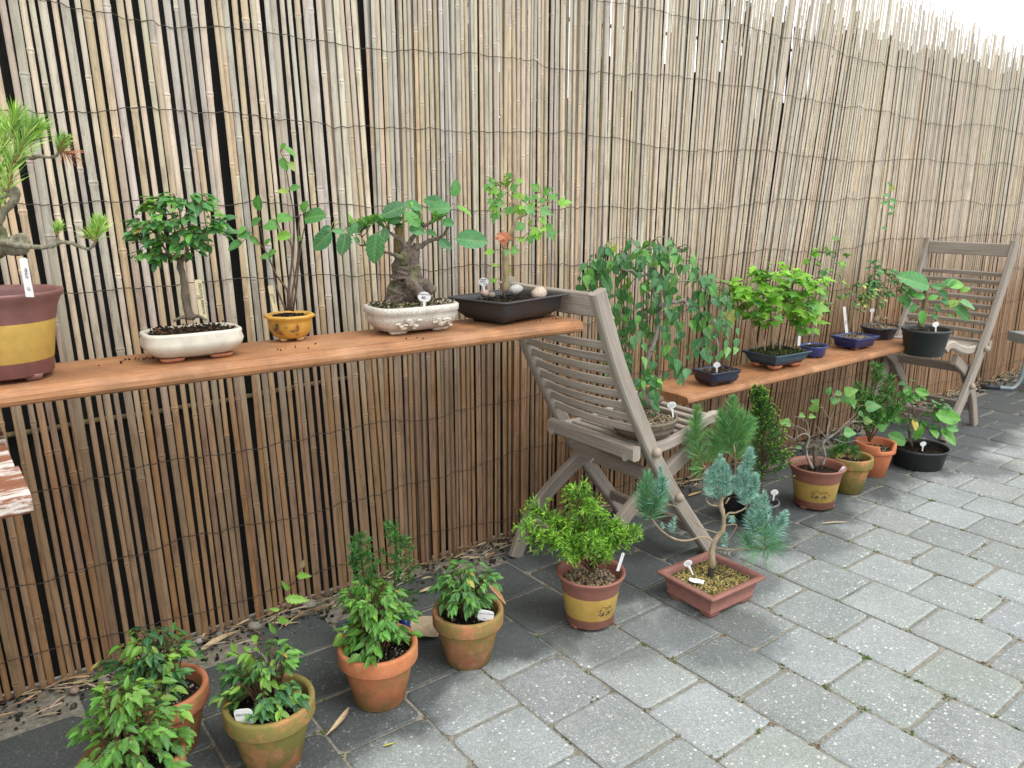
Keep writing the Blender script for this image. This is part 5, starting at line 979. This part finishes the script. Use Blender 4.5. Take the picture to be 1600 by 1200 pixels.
P.tagp(1248, 540, 1249, 525, .010, d=-.05, kind='stick')
# 9 airy maple in round blue pot behind
BLU = (.015, .045, .22)
P = shelfpot('bonsai_maple', (1272, 539), .045, Z2, 'small round bright blue pot with an airy thin-stemmed maple rising above its neighbours')
P.pot('oval', .060, .052, [(-.016, .004), (-.010, .006), (-.006, .030), (-.002, .036), (.003, .042), (.001, .045), (-.005, .044), (-.008, .03)], 'blue', BLU); P.feet([(.03*a, .02*b) for a in (-1, 1) for b in (-1, 1)], .010, .005, 'blue', BLU); P.soil(-.008, .036, SOILD+MOSSY, 260)
P.wood([([(1268, 540, 0), (1272, 500, 0), (1282, 460, 0), (1300, 420, 0), (1308, 390, 0), (1310, 378, 0)], [4, 3, 2.4, 1.8, 1.3, .8]), ([(1282, 460, 0), (1278, 425, 0), (1285, 395, 0)], [2, 1.4, .8]), ([(1295, 430, 0), (1315, 425, 0), (1322, 405, 0)], [1.5, 1, .7]), ([(1272, 500, 0), (1290, 480, 0), (1310, 465, 0)], [1.5, 1, .7])], 'greybark')
crown(P, [(1285, 388, 16, 10, 0, .03, 4), (1312, 376, 12, 6, 0, .02, 2), (1322, 398, 14, 8, 0, .03, 3), (1268, 405, 12, 12, 0, .03, 3), (1298, 420, 22, 14, 0, .03, 5), (1290, 450, 26, 18, 0, .03, 6), (1280, 480, 22, 18, 0, .03, 4)], .032, 'maple5', MY+[(.06, .20, .06)], 'flat', .9, 3, .15)
# 10 blue rect with variegated tree
P = shelfpot('bonsai_small', (1336, 524), .052, Z2, 'royal blue rectangular pot with slender variegated tree and a tall white stick tag')
P.pot('rect', .082, .062, [(-.020, .006), (-.014, .008), (-.008, .036), (-.003, .040), (.004, .047), (.004, .051), (-.002, .052), (-.006, .046), (-.009, .03)], 'blue', (.012, .035, .17), rad(-3), cr=.010)
P.feet([(.044*a, .03*b) for a in (-1, 1) for b in (-1, 1)], .016, .007, 'unglazed', (.35, .12, .07), rad(-3)); P.soil(-.009, .042, GRITM, 380, .003)
P.wood([([(1333, 522, 0), (1333, 495, 0), (1337, 470, 0), (1334, 448, 0)], [6, 5, 4, 2]), ([(1336, 475, 0), (1352, 462, 0), (1368, 468, 0)], [2.5, 1.6, 1]), ([(1336, 470, 0), (1318, 460, 0), (1305, 475, 0)], [2.5, 1.6, 1])], 'pale')
VG = [(.10, .26, .09), (.40, .44, .12), (.07, .20, .08), (.14, .32, .16)]
crown(P, [(1338, 450, 26, 18, 0, .04, 18), (1362, 470, 20, 16, 0, .04, 11), (1315, 470, 14, 14, 0, .03, 4), (1345, 475, 20, 12, -.02, .03, 5)], .023, 'ovate', VG, 'flat', .6, 5, .15)
P.tagp(1323, 520, 1319, 479, .012, d=-.012, kind='stick', text=[('ULMUS', 0, .4, .006, -90)])
# 11 dark navy oval
P = shelfpot('bonsai_privet', (1375, 509), .055, Z2, 'dark navy oval pot with thick-based tree and one tall bare shoot against the fence')
P.pot('oval', .092, .078, [(-.020, .0), (-.016, .004), (-.018, .008), (-.006, .040), (.0, .045), (.002, .053), (-.003, .055), (-.007, .05), (-.01, .03)], 'blue', (.014, .018, .04)); P.soil(-.009, .045, GRITM, 450, .0035, .008)
P.wood([([(1368, 503, 0), (1374, 488, 0), (1372, 470, 0), (1378, 455, 0)], [15, 10, 8, 5]), ([(1378, 500, -.01), (1386, 496, -.02)], [8, 5]), ([(1375, 465, 0), (1395, 450, 0), (1410, 445, 0)], [4, 3, 1.5]), ([(1374, 460, 0), (1366, 430, 0), (1368, 408, 0)], [3, 2, 1]), ([(1380, 455, 0), (1386, 420, 0), (1384, 380, 0), (1388, 330, 0), (1391, 292, 0)], [1.6, 1.3, 1.1, .9, .6])], 'pale', n=9)
DP = [(.06, .19, .08), (.08, .24, .09), (.05, .15, .06), (.11, .30, .11)]
crown(P, [(1392, 442, 30, 22, 0, .06, 30), (1366, 422, 11, 20, 0, .03, 12), (1372, 445, 26, 16, -.02, .05, 16), (1412, 450, 13, 14, 0, .04, 7)], .026, 'ovate', DP, 'flat', .6, 5, .15)
bleaves(P, [(1390, 298, 10, -8, 0, .2, (.3, .32, .08)), (1390, 305, -10, -2, 0), (1389, 312, 14, 3, 0), (1388, 316, -10, 3, 0), (1387, 335, 10, -3, 0), (1386, 357, -8, -1, 0), (1391, 292, -2, -9, 0), (1388, 322, 12, 6, 0)], 'ovate', [(.08, .24, .08), (.10, .26, .10)], .6, name='shoot_leaves', anchors=False)
P.tagp(1361, 502, 1363, 482, .022, d=-.05, kind='lolly')
# 12 nursery pot on chair 2
c = onz(1447, 516, .45+.10); c.z = .444; P = Plant('potted_stump', c, 'black nursery pot on the far chair seat with a sawn-off trunk and broad bright leaves', 'bonsai')
P.pot('oval', .098, .098, [(-.024, 0), (-.022, .002), (-.004, .102), (0, .103), (.001, .114), (-.003, .115), (-.006, .11), (-.01, .08)], 'plastic', (.03, .036, .038)); P.soil(-.010, .095, SOILD+[(.3, .2, .12)], 380, .0035)
P.wood([([(1438, 512, 0), (1442, 490, 0), (1446, 465, 0), (1448, 445, 0)], [15, 12, 10.5, 10]), ([(1446, 470, 0), (1462, 458, -.01), (1480, 445, -.01)], [3, 2.4, 1.5]), ([(1444, 480, 0), (1465, 478, -.02), (1490, 476, -.02)], [2.5, 1.8, 1]), ([(1442, 480, 0), (1428, 470, -.01), (1415, 465, -.01)], [3, 2, 1])], 'pale', n=10, col=(.62, .6, .5))
bleaves(P, [(1452, 448, -45, -18, -.02, .5), (1445, 440, -30, 0, .02, .4), (1455, 448, 20, -2, 0), (1472, 448, 22, -14, 0), (1480, 445, 30, 0, -.01, .6, (.14, .34, .06)), (1500, 472, 32, 8, -.02, .3, (.11, .30, .12)), (1445, 465, -16, -6, -.03, 0, (.08, .28, .06)), (1450, 468, 16, -8, -.03, 0, (.12, .34, .08)), (1440, 485, 4, 22, -.04, 0, (.10, .32, .06)), (1490, 480, 26, 18, -.02, .3), (1425, 470, -20, -4, 0), (1420, 468, -8, 12, 0), (1430, 465, -6, -14, 0), (1460, 475, 12, 12, -.02), (1470, 470, 20, 3, 0), (1480, 492, 16, 4, 0, .2, (.2, .36, .08)), (1465, 455, 22, 8, .01), (1415, 462, 10, -10, 0), (1500, 455, 16, -6, 0, .2, (.16, .38, .07)), (1455, 490, 12, 8, 0), (1432, 476, -12, 10, -.02), (1408, 472, 6, 12, 0), (1475, 478, 26, -6, 0, .3, (.2, .4, .07))], 'big', [(.06, .22, .07), (.05, .17, .05)], .62)
P.tagp(1462, 520, 1462, 503, .028, d=-.07, kind='lolly')
# ---------------------------------------------------------------- soil crumbs on the upper board
mb = MB()
for cx, cy, n in ((.33, -.30, 26), (.60, -.36, 8), (.90, -.42, 4), (1.25, -.40, 6)):
    for _ in range(n): mb.blob(V((cx+R.gauss(0, .03), cy+R.gauss(0, .012), Z1+.001)), R.uniform(.0008, .0022), (.03, .02, .015), n=5, m=3)
tag(mb.build('soil_crumbs', 'soil'), 'crumbs of dark soil spilt on the upper board', 'soil crumbs', kind='stuff')
# ---------------------------------------------------------------- light
EL, AZ = rad(58), rad(-70)      # overcast: broad soft sun, from the camera side
w = bpy.data.worlds.new('World'); sc.world = w; w.use_nodes = True; t = w.node_tree; bg = t.nodes['Background']
sky = t.nodes.new('ShaderNodeTexSky'); sky.sky_type = 'NISHITA'; sky.sun_disc = False; sky.sun_elevation = EL; sky.sun_rotation = math.pi/2-AZ; sky.air_density = 1; sky.dust_density = 4
hs = N(t, 'ShaderNodeHueSaturation', i_Saturation=.22); L_(t, sky.outputs[0], hs.inputs['Color'])
cl = mix(t, .7, hs.outputs[0], (15.0, 15.5, 15.9, 1)); L_(t, cl, bg.inputs[0]); bg.inputs[1].default_value = .15
sl = bpy.data.lights.new('sun', 'SUN'); sl.energy = 2.0; sl.angle = rad(30); sl.color = (1, .97, .92); so = bpy.data.objects.new('sun', sl); COL.objects.link(so)
d = V((math.cos(EL)*math.cos(AZ), math.cos(EL)*math.sin(AZ), math.sin(EL))); so.rotation_euler = d.to_track_quat('Z', 'Y').to_euler()
sc.view_settings.view_transform = 'Standard'; sc.view_settings.look = 'None'; sc.view_settings.exposure = 0
